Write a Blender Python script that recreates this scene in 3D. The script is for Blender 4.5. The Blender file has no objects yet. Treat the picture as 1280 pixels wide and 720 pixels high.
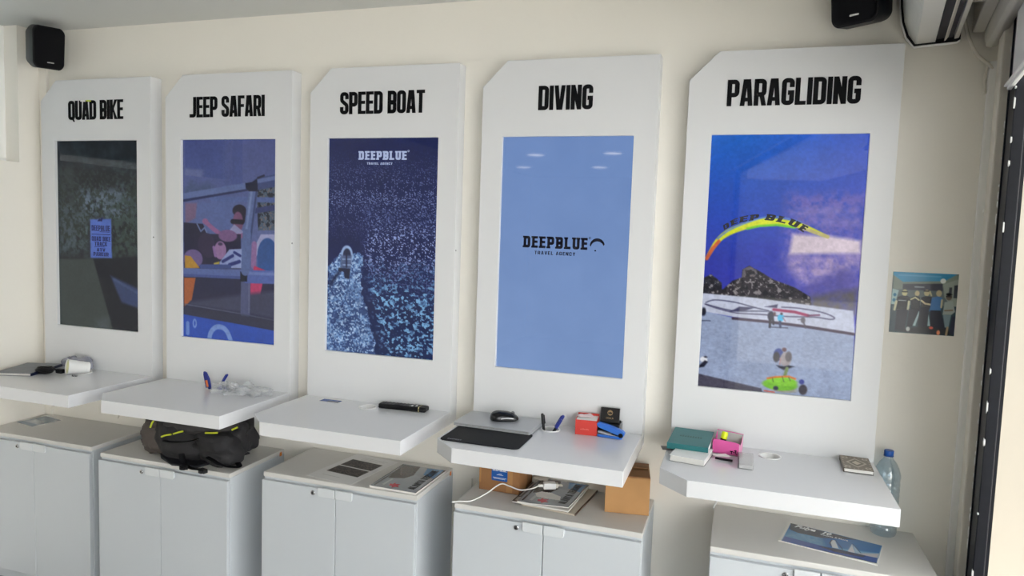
import bpy, bmesh, math, random
import numpy as np
from mathutils import Vector, Matrix, noise as mnoise
from mathutils.geometry import tessellate_polygon

# ------------------------------------------------------------------ camera, light, exposure
SC = bpy.context.scene
COL = SC.collection
Z0 = 1.05                                   # height of the shelf tops above the floor
cam_d = bpy.data.cameras.new('camera'); cam = bpy.data.objects.new('camera', cam_d); COL.objects.link(cam)
cam_d.sensor_width = 36.0; cam_d.lens = 36.0 * 883.53 / 1280.0; cam_d.clip_start = 0.03
CR = ((0.95014, 0.30994, 0.03403), (-0.30655, 0.94853, -0.07952), (-0.05693, 0.06512, 0.99625))   # right, forward, up
_r, _f = Vector(CR[0]).normalized(), Vector(CR[1]).normalized(); _u = _r.cross(_f)
cam.matrix_world = Matrix(((_r.x, _u.x, -_f.x, 0.9207), (_r.y, _u.y, -_f.y, -2.7360), (_r.z, _u.z, -_f.z, Z0 + 0.7730), (0, 0, 0, 1)))
SC.camera = cam
SC.view_settings.view_transform = 'Standard'; SC.view_settings.look = 'None'
SC.view_settings.gamma = 1.0; SC.view_settings.use_curve_mapping = False
SC.view_settings.exposure = 0.0
SC.cycles.max_bounces = 10; SC.cycles.diffuse_bounces = 6; SC.cycles.transparent_max_bounces = 16
SC.cycles.sample_clamp_indirect = 6.0
SKY_STRENGTH, SUN_STRENGTH = 3.2, 18.5
world = bpy.data.worlds.new('sky'); SC.world = world; world.use_nodes = True
bg = world.node_tree.nodes['Background']; bg.inputs[0].default_value = (0.64, 0.81, 1.0, 1); bg.inputs[1].default_value = SKY_STRENGTH
sun_d = bpy.data.lights.new('sun', 'SUN'); sun_d.energy = SUN_STRENGTH; sun_d.angle = 0.01; sun_d.color = (1.0, 0.985, 0.975)
sun = bpy.data.objects.new('sun', sun_d); COL.objects.link(sun)
sun.rotation_euler = Vector((0.66, 0.08, -0.75)).to_track_quat('-Z', 'Y').to_euler()
LAMP_POWER = 26.0                            # each recessed ceiling lamp

# ------------------------------------------------------------------ materials
def lin(c):
    c = np.asarray(c, float) / 255.0
    return np.where(c <= 0.04045, c / 12.92, ((c + 0.055) / 1.055) ** 2.4)
_M = {}
def mat(name, rgb, rough=0.5, metal=0.0, spec=0.5, coat=0.0, bump=0.0, bscale=80.0, mottle=0.0, mscale=6.0):
    if name in _M: return _M[name]
    m = bpy.data.materials.new(name); m.use_nodes = True; nt = m.node_tree; b = nt.nodes['Principled BSDF']
    c = tuple(lin(rgb)) + (1,)
    b.inputs['Base Color'].default_value = c; b.inputs['Roughness'].default_value = rough
    b.inputs['Metallic'].default_value = metal; b.inputs['Specular IOR Level'].default_value = spec
    b.inputs['Coat Weight'].default_value = coat; b.inputs['Coat Roughness'].default_value = 0.08
    if bump or mottle:
        tc = nt.nodes.new('ShaderNodeTexCoord')
        if mottle:
            n = nt.nodes.new('ShaderNodeTexNoise'); n.inputs['Scale'].default_value = mscale; n.inputs['Detail'].default_value = 5
            mx = nt.nodes.new('ShaderNodeMix'); mx.data_type = 'RGBA'
            mx.inputs[6].default_value = tuple(x * (1 - mottle) for x in c[:3]) + (1,); mx.inputs[7].default_value = tuple(min(1, x * (1 + mottle)) for x in c[:3]) + (1,)
            nt.links.new(tc.outputs['Object'], n.inputs['Vector']); nt.links.new(n.outputs['Fac'], mx.inputs[0]); nt.links.new(mx.outputs[2], b.inputs['Base Color'])
        if bump:
            n = nt.nodes.new('ShaderNodeTexNoise'); n.inputs['Scale'].default_value = bscale; n.inputs['Detail'].default_value = 4
            bp = nt.nodes.new('ShaderNodeBump'); bp.inputs['Strength'].default_value = bump; bp.inputs['Distance'].default_value = 0.004
            nt.links.new(tc.outputs['Object'], n.inputs['Vector']); nt.links.new(n.outputs['Fac'], bp.inputs['Height']); nt.links.new(bp.outputs['Normal'], b.inputs['Normal'])
    _M[name] = m; return m
def glow(name, rgb, strength=1.0):
    if name in _M: return _M[name]
    m = bpy.data.materials.new(name); m.use_nodes = True; b = m.node_tree.nodes['Principled BSDF']
    b.inputs['Base Color'].default_value = (0, 0, 0, 1); b.inputs['Emission Color'].default_value = tuple(lin(rgb)) + (1,); b.inputs['Emission Strength'].default_value = strength
    _M[name] = m; return m
def picture_mat(name, screen, rough):
    if name in _M: return _M[name]
    m = bpy.data.materials.new(name); m.use_nodes = True; nt = m.node_tree; b = nt.nodes['Principled BSDF']
    at = nt.nodes.new('ShaderNodeAttribute'); at.attribute_name = 'picture'
    b.inputs['Roughness'].default_value = rough
    if screen:
        b.inputs['Specular IOR Level'].default_value = 0.35
        b.inputs['Base Color'].default_value = (0.004, 0.004, 0.006, 1); b.inputs['Emission Strength'].default_value = 0.88
        nt.links.new(at.outputs['Color'], b.inputs['Emission Color'])
    else:
        nt.links.new(at.outputs['Color'], b.inputs['Base Color'])
    _M[name] = m; return m
def film(name, tint, gloss=0.12, rough=0.08, white=0.0):
    """thin clear plastic: tinted see-through with a fresnel gloss"""
    m = bpy.data.materials.new(name); m.use_nodes = True; nt = m.node_tree; nt.nodes.remove(nt.nodes['Principled BSDF'])
    out = nt.nodes['Material Output']
    t = nt.nodes.new('ShaderNodeBsdfTransparent'); t.inputs[0].default_value = tuple(lin(tint)) + (1,)
    g = nt.nodes.new('ShaderNodeBsdfGlossy'); g.inputs[1].default_value = rough
    d = nt.nodes.new('ShaderNodeBsdfDiffuse'); d.inputs[0].default_value = (.85, .88, .9, 1)
    lw = nt.nodes.new('ShaderNodeLayerWeight'); lw.inputs[0].default_value = 0.35
    ad = nt.nodes.new('ShaderNodeMath'); ad.operation = 'MULTIPLY_ADD'; ad.inputs[1].default_value = 0.55; ad.inputs[2].default_value = gloss * 0.4
    m1 = nt.nodes.new('ShaderNodeMixShader'); m2 = nt.nodes.new('ShaderNodeMixShader'); m2.inputs[0].default_value = white
    nt.links.new(lw.outputs['Facing'], ad.inputs[0]); nt.links.new(ad.outputs[0], m1.inputs[0])
    nt.links.new(t.outputs[0], m1.inputs[1]); nt.links.new(g.outputs[0], m1.inputs[2])
    nt.links.new(m1.outputs[0], m2.inputs[1]); nt.links.new(d.outputs[0], m2.inputs[2]); nt.links.new(m2.outputs[0], out.inputs[0])
    return m

M_wall = mat('wall_paint', (239, 235, 226), 0.75, bump=0.12, bscale=60, mottle=0.02, mscale=2.0)
M_ceil = mat('ceiling_paint', (216, 217, 214), 0.85, bump=0.08, bscale=40)
M_floor = mat('floor_tile', (88, 85, 82), 0.35, mottle=0.08, mscale=3.0)
M_lam = mat('white_laminate', (219, 220, 222), 0.42, spec=0.4)
M_shelf = mat('white_gloss_laminate', (222, 223, 226), 0.22, spec=0.5, coat=0.25)
M_cab = mat('white_cabinet_steel', (200, 205, 210), 0.45, spec=0.4)
M_ctop = mat('grey_white_cabinet_top', (212, 210, 206), 0.5, spec=0.4)
M_white = mat('white_plastic', (238, 238, 236), 0.35)
M_offw = mat('aged_white_plastic', (214, 209, 198), 0.5)
M_blk = mat('black_plastic', (9, 9, 13), 0.45, spec=0.35)
M_ink = mat('black_vinyl', (5, 6, 10), 0.7, spec=0.2)
M_dkmetal = mat('dark_frame_paint', (19, 21, 30), 0.5, spec=0.3, mottle=0.35, mscale=30)
M_gap = mat('dark_gap', (22, 22, 24), 0.8)
M_kraft = mat('brown_cardboard', (188, 142, 92), 0.8, mottle=0.08, mscale=20)
M_kraft2 = mat('dark_cardboard', (150, 106, 66), 0.75, mottle=0.15, mscale=14)
M_blue = mat('blue_plastic', (34, 92, 196), 0.35)
M_navy = mat('navy_plastic', (22, 40, 130), 0.35)
M_paper = mat('white_paper', (228, 226, 222), 0.8)
M_steel = mat('brushed_aluminium', (186, 188, 192), 0.4, metal=0.35)
M_chrome = mat('chrome', (190, 190, 192), 0.2, metal=1.0)
M_grey = mat('grey_plastic', (120, 120, 122), 0.5)
M_bag = mat('black_nylon', (36, 35, 38), 0.75, bump=0.35, bscale=180)
M_bag2 = mat('brown_grey_nylon', (78, 70, 66), 0.75, bump=0.35, bscale=150)

# ------------------------------------------------------------------ mesh helpers
def new(): return bmesh.new()
def box(bm, x0, x1, y0, y1, z0, z1, bev=0.0, M=None):
    r = bmesh.ops.create_cube(bm, size=1.0)['verts']
    for v in r: v.co = Vector(((x0 + x1) / 2 + v.co.x * (x1 - x0), (y0 + y1) / 2 + v.co.y * (y1 - y0), (z0 + z1) / 2 + v.co.z * (z1 - z0)))
    if bev:
        es = list({e for v in r for e in v.link_edges})
        rr = bmesh.ops.bevel(bm, geom=es, offset=bev, segments=2, affect='EDGES', profile=0.5); r = list({v for f in rr['faces'] for v in f.verts} | {v for v in r if v.is_valid})
    if M is not None:
        for v in r: v.co = M @ v.co
    return bm
AX = {'z': lambda a, b, c: Vector((a, b, c)), 'y': lambda a, b, c: Vector((a, c, b)), 'x': lambda a, b, c: Vector((c, a, b))}
def prism(bm, poly, c0, c1, axis='z', holes=(), M=None):
    """polygon (a, b) with optional holes, extruded from c0 to c1 along axis"""
    f = AX[axis]; loops = [list(poly)] + [list(h) for h in holes]
    lo = []; hi = []
    for lp in loops:
        lo.append([bm.verts.new(f(a, b, c0)) for a, b in lp]); hi.append([bm.verts.new(f(a, b, c1)) for a, b in lp])
    if holes:
        tris = tessellate_polygon([[Vector((a, b, 0)) for a, b in lp] for lp in loops])
        L = [v for lp in lo for v in lp]; H = [v for lp in hi for v in lp]
        for t in tris:
            if len(set(t)) < 3: continue
            try: bm.faces.new([L[i] for i in t]); bm.faces.new([H[i] for i in reversed(t)])
            except ValueError: pass
    else:
        bm.faces.new(lo[0]); bm.faces.new(list(reversed(hi[0])))
    for a, b in zip(lo, hi):
        n = len(a)
        for i in range(n): bm.faces.new([a[i], b[i], b[(i + 1) % n], a[(i + 1) % n]])
    if M is not None:
        for lp in lo + hi:
            for v in lp: v.co = M @ v.co
    return bm
def circ(cx, cy, r, n=24, ry=None): return [(cx + r * math.cos(2 * math.pi * i / n), cy + (ry or r) * math.sin(2 * math.pi * i / n)) for i in range(n)]
def rrect(x0, y0, x1, y1, r, n=5):
    p = []
    for cx, cy, a in ((x1 - r, y0 + r, -90), (x1 - r, y1 - r, 0), (x0 + r, y1 - r, 90), (x0 + r, y0 + r, 180)):
        for i in range(n + 1):
            t = math.radians(a + 90 * i / n); p.append((cx + r * math.cos(t), cy + r * math.sin(t)))
    return p
def smooth_path(pts, k=6):
    P = [Vector(p) for p in pts]; out = []
    for i in range(len(P) - 1):
        a, b, c, d = P[max(i - 1, 0)], P[i], P[i + 1], P[min(i + 2, len(P) - 1)]
        for j in range(k):
            t = j / k; out.append(0.5 * ((2 * b) + (c - a) * t + (2 * a - 5 * b + 4 * c - d) * t * t + (3 * b - a - 3 * c + d) * t ** 3))
    out.append(P[-1]); return out
def tube(bm, pts, r, n=8, smooth=True, flat=1.0):
    P = smooth_path(pts) if smooth else [Vector(p) for p in pts]
    rings = []; up = Vector((0, 0, 1))
    for i, p in enumerate(P):
        t = (P[min(i + 1, len(P) - 1)] - P[max(i - 1, 0)]).normalized()
        s = t.cross(up);  s = s.normalized() if s.length > 1e-4 else Vector((1, 0, 0))
        w = s.cross(t); rr = r(i / (len(P) - 1)) if callable(r) else r
        rings.append([bm.verts.new(p + s * (rr * math.cos(2 * math.pi * k / n)) + w * (rr * flat * math.sin(2 * math.pi * k / n))) for k in range(n)])
    for a, b in zip(rings, rings[1:]):
        for k in range(n): bm.faces.new([a[k], a[(k + 1) % n], b[(k + 1) % n], b[k]])
    bm.faces.new(rings[0]); bm.faces.new(list(reversed(rings[-1]))); return bm
def lathe(bm, prof, n=28, M=None, cap=True):
    rings = [[bm.verts.new((r * math.cos(2 * math.pi * k / n), r * math.sin(2 * math.pi * k / n), z)) for k in range(n)] for r, z in prof]
    for a, b in zip(rings, rings[1:]):
        for k in range(n): bm.faces.new([a[k], a[(k + 1) % n], b[(k + 1) % n], b[k]])
    if cap:
        bm.faces.new(list(reversed(rings[0]))); bm.faces.new(rings[-1])
    if M is not None:
        for rg in rings:
            for v in rg: v.co = M @ v.co
    return bm
def blob(bm, c, half, e=0.7, amp=0.0, freq=6.0, seed=0, nu=40, nv=24, flat=None, fn=None):
    """lumpy superellipsoid"""
    sp = lambda a, p: math.copysign(abs(a) ** p, a)
    rows = []
    for j in range(nv + 1):
        ph = -math.pi / 2 + math.pi * j / nv; row = []
        for i in range(nu):
            th = 2 * math.pi * i / nu
            d = Vector((sp(math.cos(ph), e) * sp(math.cos(th), e), sp(math.cos(ph), e) * sp(math.sin(th), e), sp(math.sin(ph), e)))
            p = Vector((d.x * half[0], d.y * half[1], d.z * half[2]))
            if fn: p = fn(p)
            if amp:
                q = Vector((p.x, p.y, p.z)) * freq + Vector((seed * 7.3, seed * 3.1, seed))
                p = p + d.normalized() * amp * (mnoise.turbulence(q, 3, True) - 0.5) * 2
            p = p + Vector(c)
            if flat is not None and p.z < flat: p.z = flat
            row.append(bm.verts.new(p))
        rows.append(row)
    for a, b in zip(rows, rows[1:]):
        for i in range(nu): bm.faces.new([a[i], a[(i + 1) % nu], b[(i + 1) % nu], b[i]])
    bmesh.ops.remove_doubles(bm, verts=bm.verts, dist=1e-6); return bm
def obj(name, bm, m, parent=None, smooth=None, bev=0.0, label=None):
    bmesh.ops.recalc_face_normals(bm, faces=bm.faces)
    me = bpy.data.meshes.new(name); bm.to_mesh(me); bm.free()
    for k in (m if isinstance(m, (list, tuple)) else [m]): me.materials.append(k)
    o = bpy.data.objects.new(name, me); COL.objects.link(o)
    if parent is not None: o.parent = parent
    if smooth is not None:
        me.polygons.foreach_set('use_smooth', [True] * len(me.polygons))
        if smooth < 180: me.set_sharp_from_angle(angle=math.radians(smooth))
    if bev:
        b = o.modifiers.new('bevel', 'BEVEL'); b.width = bev; b.segments = 2; b.limit_method = 'ANGLE'; b.angle_limit = math.radians(40)
    if label: o['label'] = label
    return o
def tag(o, label, cat, group=None):
    o['label'] = label; o['category'] = cat
    if group: o['group'] = group
    return o
def thing(name, label, cat, loc=(0, 0, 0), rz=0.0, group=None):
    o = bpy.data.objects.new(name, None); COL.objects.link(o); o.empty_display_size = 0.05
    o.location = loc; o.rotation_euler = (0, 0, rz); return tag(o, label, cat, group)
def struct(name, bm, m, **k):
    o = obj(name, bm, m, **k)
    if k.get('parent') is None: o['kind'] = 'structure'
    return o
def place(o, loc, rz=0.0): o.location = loc; o.rotation_euler = (0, 0, rz); return o

# ------------------------------------------------------------------ lettering: heavy condensed and slab capitals
def arc(cx, cy, r, a0, a1, n=5): return [(cx + r * math.cos(math.radians(a0 + (a1 - a0) * i / n)), cy + r * math.sin(math.radians(a0 + (a1 - a0) * i / n))) for i in range(n + 1)]
def glyph(ch, w=0.43, t=0.165, slab=0.0):
    """-> (width, polygons, strokes): polygons are quads, strokes are centre lines of width t"""
    h = t / 2; r = 0.10; P = []; S = []
    R = lambda x0, y0, x1, y1: P.append([(x0, y0), (x1, y0), (x1, y1), (x0, y1)])
    def loop(x0, y0, x1, y1, left=False):                      # D-shaped bowl
        S.append(([(x0, y0)] + arc(x1 - r, y0 + r, r, -90, 0) + arc(x1 - r, y1 - r, r, 0, 90) + [(x0, y1)], False))
    th = t * 0.86; stems = []
    if ch == 'I': w = t; R(0, 0, t, 1); stems = [0]
    elif ch in 'EFL':
        w *= 0.86; R(0, 0, t, 1); stems = [0]
        if ch != 'F': R(t, 0, w, th)
        if ch != 'L': R(t, 1 - th, w, 1); R(t, 0.5 - th / 2 + .02, w * 0.93, 0.5 + th / 2 + .02)
    elif ch in 'PRBD':
        R(0, 0, t, 1); stems = [0]
        if ch == 'D': loop(h, h, w - h, 1 - h)
        else: loop(h, 0.42 + (0.05 if ch == 'B' else 0), w - h, 1 - h)
        if ch == 'B': loop(h, h, w - h, 0.50)
        if ch == 'R': P.append([(w * 0.40, 0.46), (w * 0.40 + t, 0.46), (w + .01, 0), (w + .01 - t, 0)])
    elif ch in 'OQ':
        S.append((arc(w - h - r, h + r, r, -90, 0) + arc(w - h - r, 1 - h - r, r, 0, 90) + arc(h + r, 1 - h - r, r, 90, 180) + arc(h + r, h + r, r, 180, 270), True))
        if ch == 'Q': P.append([(w * 0.5, 0.10), (w * 0.72, 0.16), (w * 1.0, -0.10), (w * 0.80, -0.10)])
    elif ch == 'U':
        S.append(([(h, 1)] + arc(h + r, h + r, r, 180, 270) + arc(w - h - r, h + r, r, -90, 0) + [(w - h, 1)], False)); stems = [0, w - t]
    elif ch == 'J':
        w *= 0.9; S.append(([(w - h, 1)] + arc(w - h - r, h + r, r, 0, -90) + [(0.0, h)], False))
    elif ch == 'C': S.append(([(w - h, 0.64)] + arc(w - h - r, 1 - h - r, r, 0, 90) + arc(h + r, 1 - h - r, r, 90, 180) + arc(h + r, h + r, r, 180, 270) + arc(w - h - r, h + r, r, -90, 0) + [(w - h, 0.36)], False))
    elif ch == 'G': S.append(([(w - h, 0.66)] + arc(w - h - r, 1 - h - r, r, 0, 90) + arc(h + r, 1 - h - r, r, 90, 180) + arc(h + r, h + r, r, 180, 270) + arc(w - h - r, h + r, r, -90, 0) + [(w - h, 0.46), (w * 0.5, 0.46)], False))
    elif ch == 'S': S.append(([(w - h, 0.68)] + arc(w - h - r, 1 - h - r, r, 0, 90) + arc(h + r, 1 - h - r, r, 90, 180) + [(h, 0.66), (h + .02, 0.60), (w - h - .02, 0.42), (w - h, 0.35)] + arc(w - h - r, h + r, r, 0, -90) + arc(h + r, h + r, r, 270, 180) + [(h, 0.33)], False))
    elif ch == 'T': w *= 0.92; R(0, 1 - th, w, 1); R(w / 2 - h, 0, w / 2 + h, 1 - th)
    elif ch == 'A':
        w *= 1.05; P.append([(0, 0), (t, 0), (w / 2 + .03, 1), (w / 2 - .13, 1)]); P.append([(w - t, 0), (w, 0), (w / 2 + .13, 1), (w / 2 - .03, 1)]); R(t * .8, 0.17, w - t * .8, 0.31)
    elif ch == 'V': w *= 1.05; P.append([(w / 2 - .12, 0), (w / 2 + .04, 0), (t, 1), (0, 1)]); P.append([(w / 2 - .04, 0), (w / 2 + .12, 0), (w, 1), (w - t, 1)])
    elif ch == 'N': R(0, 0, t, 1); R(w - t, 0, w, 1); P.append([(0.01, 1), (t, 1), (w - .01, 0), (w - t, 0)]); stems = [0, w - t]
    elif ch == 'K': R(0, 0, t, 1); P.append([(t, 0.40), (t, 0.62), (w - t + .02, 1), (w + .02, 1)]); P.append([(w * .44, 0.62), (w * .40, 0.46), (w - t + .02, 0), (w + .03, 0)]); stems = [0]
    elif ch == 'Y': P.append([(w / 2 - h, 0.42), (w / 2 + h, 0.5), (t, 1), (0, 1)]); P.append([(w / 2 - h, 0.5), (w / 2 + h, 0.42), (w, 1), (w - t, 1)]); R(w / 2 - h, 0, w / 2 + h, 0.5)
    elif ch == 'M': w *= 1.2; R(0, 0, t, 1); R(w - t, 0, w, 1); P.append([(0, 1), (t, 1), (w / 2 + h, .2), (w / 2 - h, .2)]); P.append([(w - t, 1), (w, 1), (w / 2 + h, .2), (w / 2 - h, .2)])
    elif ch == ' ': w *= 0.42
    if slab:
        for x in stems:
            if ch != 'U': R(x - slab, 0, x + t + slab * .6, th * .8)
            R(x - slab, 1 - th * .8, x + t + slab * .6, 1)
    return w, P, S
def stroke_quads(pts, t, closed):
    n = len(pts); P = [Vector((a, b)) for a, b in pts]; L = []
    for i in range(n):
        a = P[i - 1] if (i > 0 or closed) else None; c = P[(i + 1) % n] if (i < n - 1 or closed) else None
        d1 = (P[i] - a) if a is not None else None; d2 = (c - P[i]) if c is not None else None
        if d1 is not None and d1.length < 1e-6: d1 = d2
        if d2 is not None and d2.length < 1e-6: d2 = d1
        d1 = (d1 or d2).normalized(); d2 = (d2 or d1).normalized()
        nn = Vector((-d1.y - d2.y, d1.x + d2.x)); nn = nn.normalized() if nn.length > 1e-5 else Vector((-d1.y, d1.x))
        k = max(0.55, abs(nn.dot(Vector((-d1.y, d1.x))))); L.append((P[i] + nn * t / 2 / k, P[i] - nn * t / 2 / k))
    m = n if closed else n - 1
    return [[L[i][0], L[i][1], L[(i + 1) % n][1], L[(i + 1) % n][0]] for i in range(m)]
def lettering(bm, text, x0, x1, z0, z1, depth, w=0.43, t=0.165, gap=0.035, slab=0.0, warp=None, axes='xz', only=None):
    """capitals filling the box x0..x1, z0..z1 on the plane y = 0, standing out to y = -depth; returns glyph boxes"""
    items = []; x = 0.0
    for ch in text:
        gw, P, S = glyph(ch, w, t, slab); items.append((x, P + [q for s, cl in S for q in stroke_quads(s, t, cl)])); x += gw + gap + slab
    tot = x - gap - slab; k = 0
    for ci, (gx, polys) in enumerate(items):
        if only and not (only[0] <= ci < only[1]): continue
        for pl in polys:
            k += 1; e = depth + 0.00001 * (k % 7); front = []; back = []
            for p in pl:
                q = (x0 + (gx + p[0]) / tot * (x1 - x0), z0 + p[1] * (z1 - z0))
                if warp: q = warp(*q)
                if axes == 'xz': front.append(bm.verts.new((q[0], -e, q[1]))); back.append(bm.verts.new((q[0], 0, q[1])))
                else: front.append(bm.verts.new((q[0], q[1], e))); back.append(bm.verts.new((q[0], q[1], 0)))
            bm.faces.new(front); n = len(front)
            for i in range(n): bm.faces.new([front[i], front[(i + 1) % n], back[(i + 1) % n], back[i]])
    return bm
def script_text(bm, text, size, M, shear=0.0, offset=0.0):
    """small writing set in Blender's own typeface, lying on the plane given by M"""
    cu = bpy.data.curves.new('writing', 'FONT'); cu.body = text; cu.size = size; cu.shear = shear; cu.offset = offset; cu.extrude = 0.0002; cu.resolution_u = 2
    o = bpy.data.objects.new('writing', cu); COL.objects.link(o)
    dg = bpy.context.evaluated_depsgraph_get(); me = bpy.data.meshes.new_from_object(o.evaluated_get(dg)); me.transform(M)
    bm.from_mesh(me); bpy.data.objects.remove(o); bpy.data.curves.remove(cu); bpy.data.meshes.remove(me); return bm

# ------------------------------------------------------------------ flat pictures (screens, prints): painted on a fine grid of a real plate
def vnoise(x, y, f, seed=0, octs=3):
    out = np.zeros_like(x); amp = 1.0; tot = 0
    for o in range(octs):
        rs = np.random.RandomState(seed * 31 + o + 5); g = rs.rand(97, 97)
        a = x * f; b = y * f; i = np.floor(a).astype(int); j = np.floor(b).astype(int); s = a - i; t = b - j
        s = s * s * (3 - 2 * s); t = t * t * (3 - 2 * t); G = lambda p, q: g[p % 97, q % 97]
        out += amp * ((G(i, j) * (1 - s) + G(i + 1, j) * s) * (1 - t) + (G(i, j + 1) * (1 - s) + G(i + 1, j + 1) * s) * t); tot += amp; amp *= 0.55; f *= 2.1
    return out / tot
def seg_d(x, y, a, b):
    dx, dy = b[0] - a[0], b[1] - a[1]; q = dx * dx + dy * dy + 1e-12
    t = np.clip(((x - a[0]) * dx + (y - a[1]) * dy) / q, 0, 1); return np.hypot(x - a[0] - t * dx, y - a[1] - t * dy), t
def poly_sd(x, y, P):
    ins = np.zeros(x.shape, bool); d = np.full(x.shape, 9.0)
    for a, b in zip(P, P[1:] + P[:1]):
        d = np.minimum(d, seg_d(x, y, a, b)[0])
        c = ((a[1] > y) != (b[1] > y)); ins ^= c & (x < (b[0] - a[0]) * (y - a[1]) / (b[1] - a[1] + 1e-12) + a[0])
    return np.where(ins, d, -d)
def paint(img, x, y, A, ops, px):
    def lay(c, m): img[:] = img * (1 - m[..., None]) + np.asarray(c, float) * m[..., None]
    S = lambda pts: [(p[0], p[1] * A) for p in pts]
    for k, o in enumerate(ops):
        if o[0] in 'PFMN':
            sd = poly_sd(x, y, S(o[2])); s = o[3] if len(o) > 3 else 0.0; w = max(px, s * 0.10)
            m = np.clip(sd / w + 0.5, 0, 1)
            if o[0] == 'P':
                if s >= 0.5: m = m * np.clip((vnoise(x, y, 26, k) - 0.5) * 4 * (s - 0.3) + 0.75, 0, 1)
                lay(o[1], m)
            elif o[0] == 'F':
                sd2 = sd + (vnoise(x, y, 30, k) - .5) * 0.06; m = np.clip(sd2 / .01 + .5, 0, 1); n = vnoise(x, y, 80, k + 3, 2); n3 = vnoise(x, y, 14, k + 5, 3)
                lay((46, 72, 122), m * .85); lay(o[1], m * np.clip((n - 0.46) * 7 + (n3 - .42) * 5, 0.12, 1)); lay((176, 200, 228), m * np.clip((n - 0.60) * 10, 0, .8))
            else:
                lay(o[1], m); n = vnoise(x, y, 34, k + 2); n2 = vnoise(x, y, 70, k + 9, 2); lay((24, 24, 30), m * np.clip((0.47 - n) * 9, 0, .8)); lay((166, 160, 162) if o[0] == 'M' else (128, 110, 102), m * np.clip((n2 - 0.56) * 9, 0, .75) * np.clip((n - .44) * 9, .1, 1))
        elif o[0] in 'LV':
            P = S(o[2])
            if len(P) >= 5: P = [(p.x, p.y) for p in smooth_path([(a, c, 0) for a, c in P], 5)]
            d = np.full(x.shape, 9.0); n = len(P) - 1
            for i in range(n):
                q, t = seg_d(x, y, P[i], P[i + 1]); f = (i + t) / n
                r = o[3] / 2 * (1.0 if o[0] == 'L' else (0.35 + 1.1 * np.sin(np.pi * np.clip(f, 0.02, .98)) ** 0.7) * 0.75); d = np.minimum(d, q - r)
            lay(o[1], np.clip(0.5 - d / px, 0, 1))
        elif o[0] == 'E':
            c = (o[2][0], o[2][1] * A); rx, ry = max(o[3], px * .6), max(o[4], px * .6)
            q = np.hypot((x - c[0]) / rx, (y - c[1]) / ry); lay(o[1], np.clip(0.5 - (q - 1) * min(rx, ry) / px, 0, 1))
    return img
def picture(name, w, h, nx, ny, base, ops, parent, screen=True, thick=0.004, rough=0.12, plane='xz', under=None, over=None, edge=None, label=None, curl=None):
    """plate from (0,0) to (w,h); its face carries the picture as a colour per grid point"""
    A = h / w; u = (np.arange(nx)) / (nx - 1); v = (np.arange(ny)) / (ny - 1); X, V = np.meshgrid(u, v); Y = V * A
    img = np.zeros((ny, nx, 3)); img[:] = base
    if under: under(img, X, Y, V)
    paint(img, X, Y, A, ops, (1.8 if screen else 1.2) / nx)
    if screen and ops: img *= (1 + (vnoise(X, Y, 60, 77, 3) - .5) * .16 + (vnoise(X, Y, 8, 78, 2) - .5) * .10)[..., None]
    if over: over(img, X, Y, V)
    rgba = np.ones((ny * nx, 4)); rgba[:, :3] = lin(np.clip(img, 0, 255).reshape(-1, 3))
    verts = []
    for j in range(ny):
        for i in range(nx):
            a, b = u[i] * w, (1 - v[j]) * h; e = curl(u[i], v[j]) if curl else 0.0
            verts.append((a, -e, b) if plane == 'xz' else (a, b, thick + e))
    faces = [(j * nx + i, (j + 1) * nx + i, (j + 1) * nx + i + 1, j * nx + i + 1) for j in range(ny - 1) for i in range(nx - 1)]
    rim = [i for i in range(nx)] + [j * nx + nx - 1 for j in range(1, ny)] + [(ny - 1) * nx + i for i in range(nx - 2, -1, -1)] + [j * nx for j in range(ny - 2, 0, -1)]
    n0 = len(verts)
    for k in rim:
        p = verts[k]; verts.append((p[0], p[1] + thick, p[2]) if plane == 'xz' else (p[0], p[1], p[2] - thick))
    m = len(rim); nf = len(faces)
    faces += [(rim[i], rim[(i + 1) % m], n0 + (i + 1) % m, n0 + i) for i in range(m)]; faces.append(tuple(range(n0 + m - 1, n0 - 1, -1)))
    me = bpy.data.meshes.new(name); me.from_pydata(verts, [], faces)
    at = me.color_attributes.new('picture', 'FLOAT_COLOR', 'POINT'); full = np.ones((len(verts), 4)); full[:n0] = rgba; full[n0:, :3] = 0.6
    at.data.foreach_set('color', full.ravel())
    me.materials.append(picture_mat('screen_picture' if screen else 'printed_picture_%d' % int(rough * 100), screen, rough)); me.materials.append(edge or M_blk)
    me.polygons.foreach_set('material_index', [0] * nf + [1] * (len(faces) - nf)); me.update()
    o = bpy.data.objects.new(name, me); COL.objects.link(o)
    if parent is not None: o.parent = parent
    if label: o['label'] = label
    return o
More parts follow.
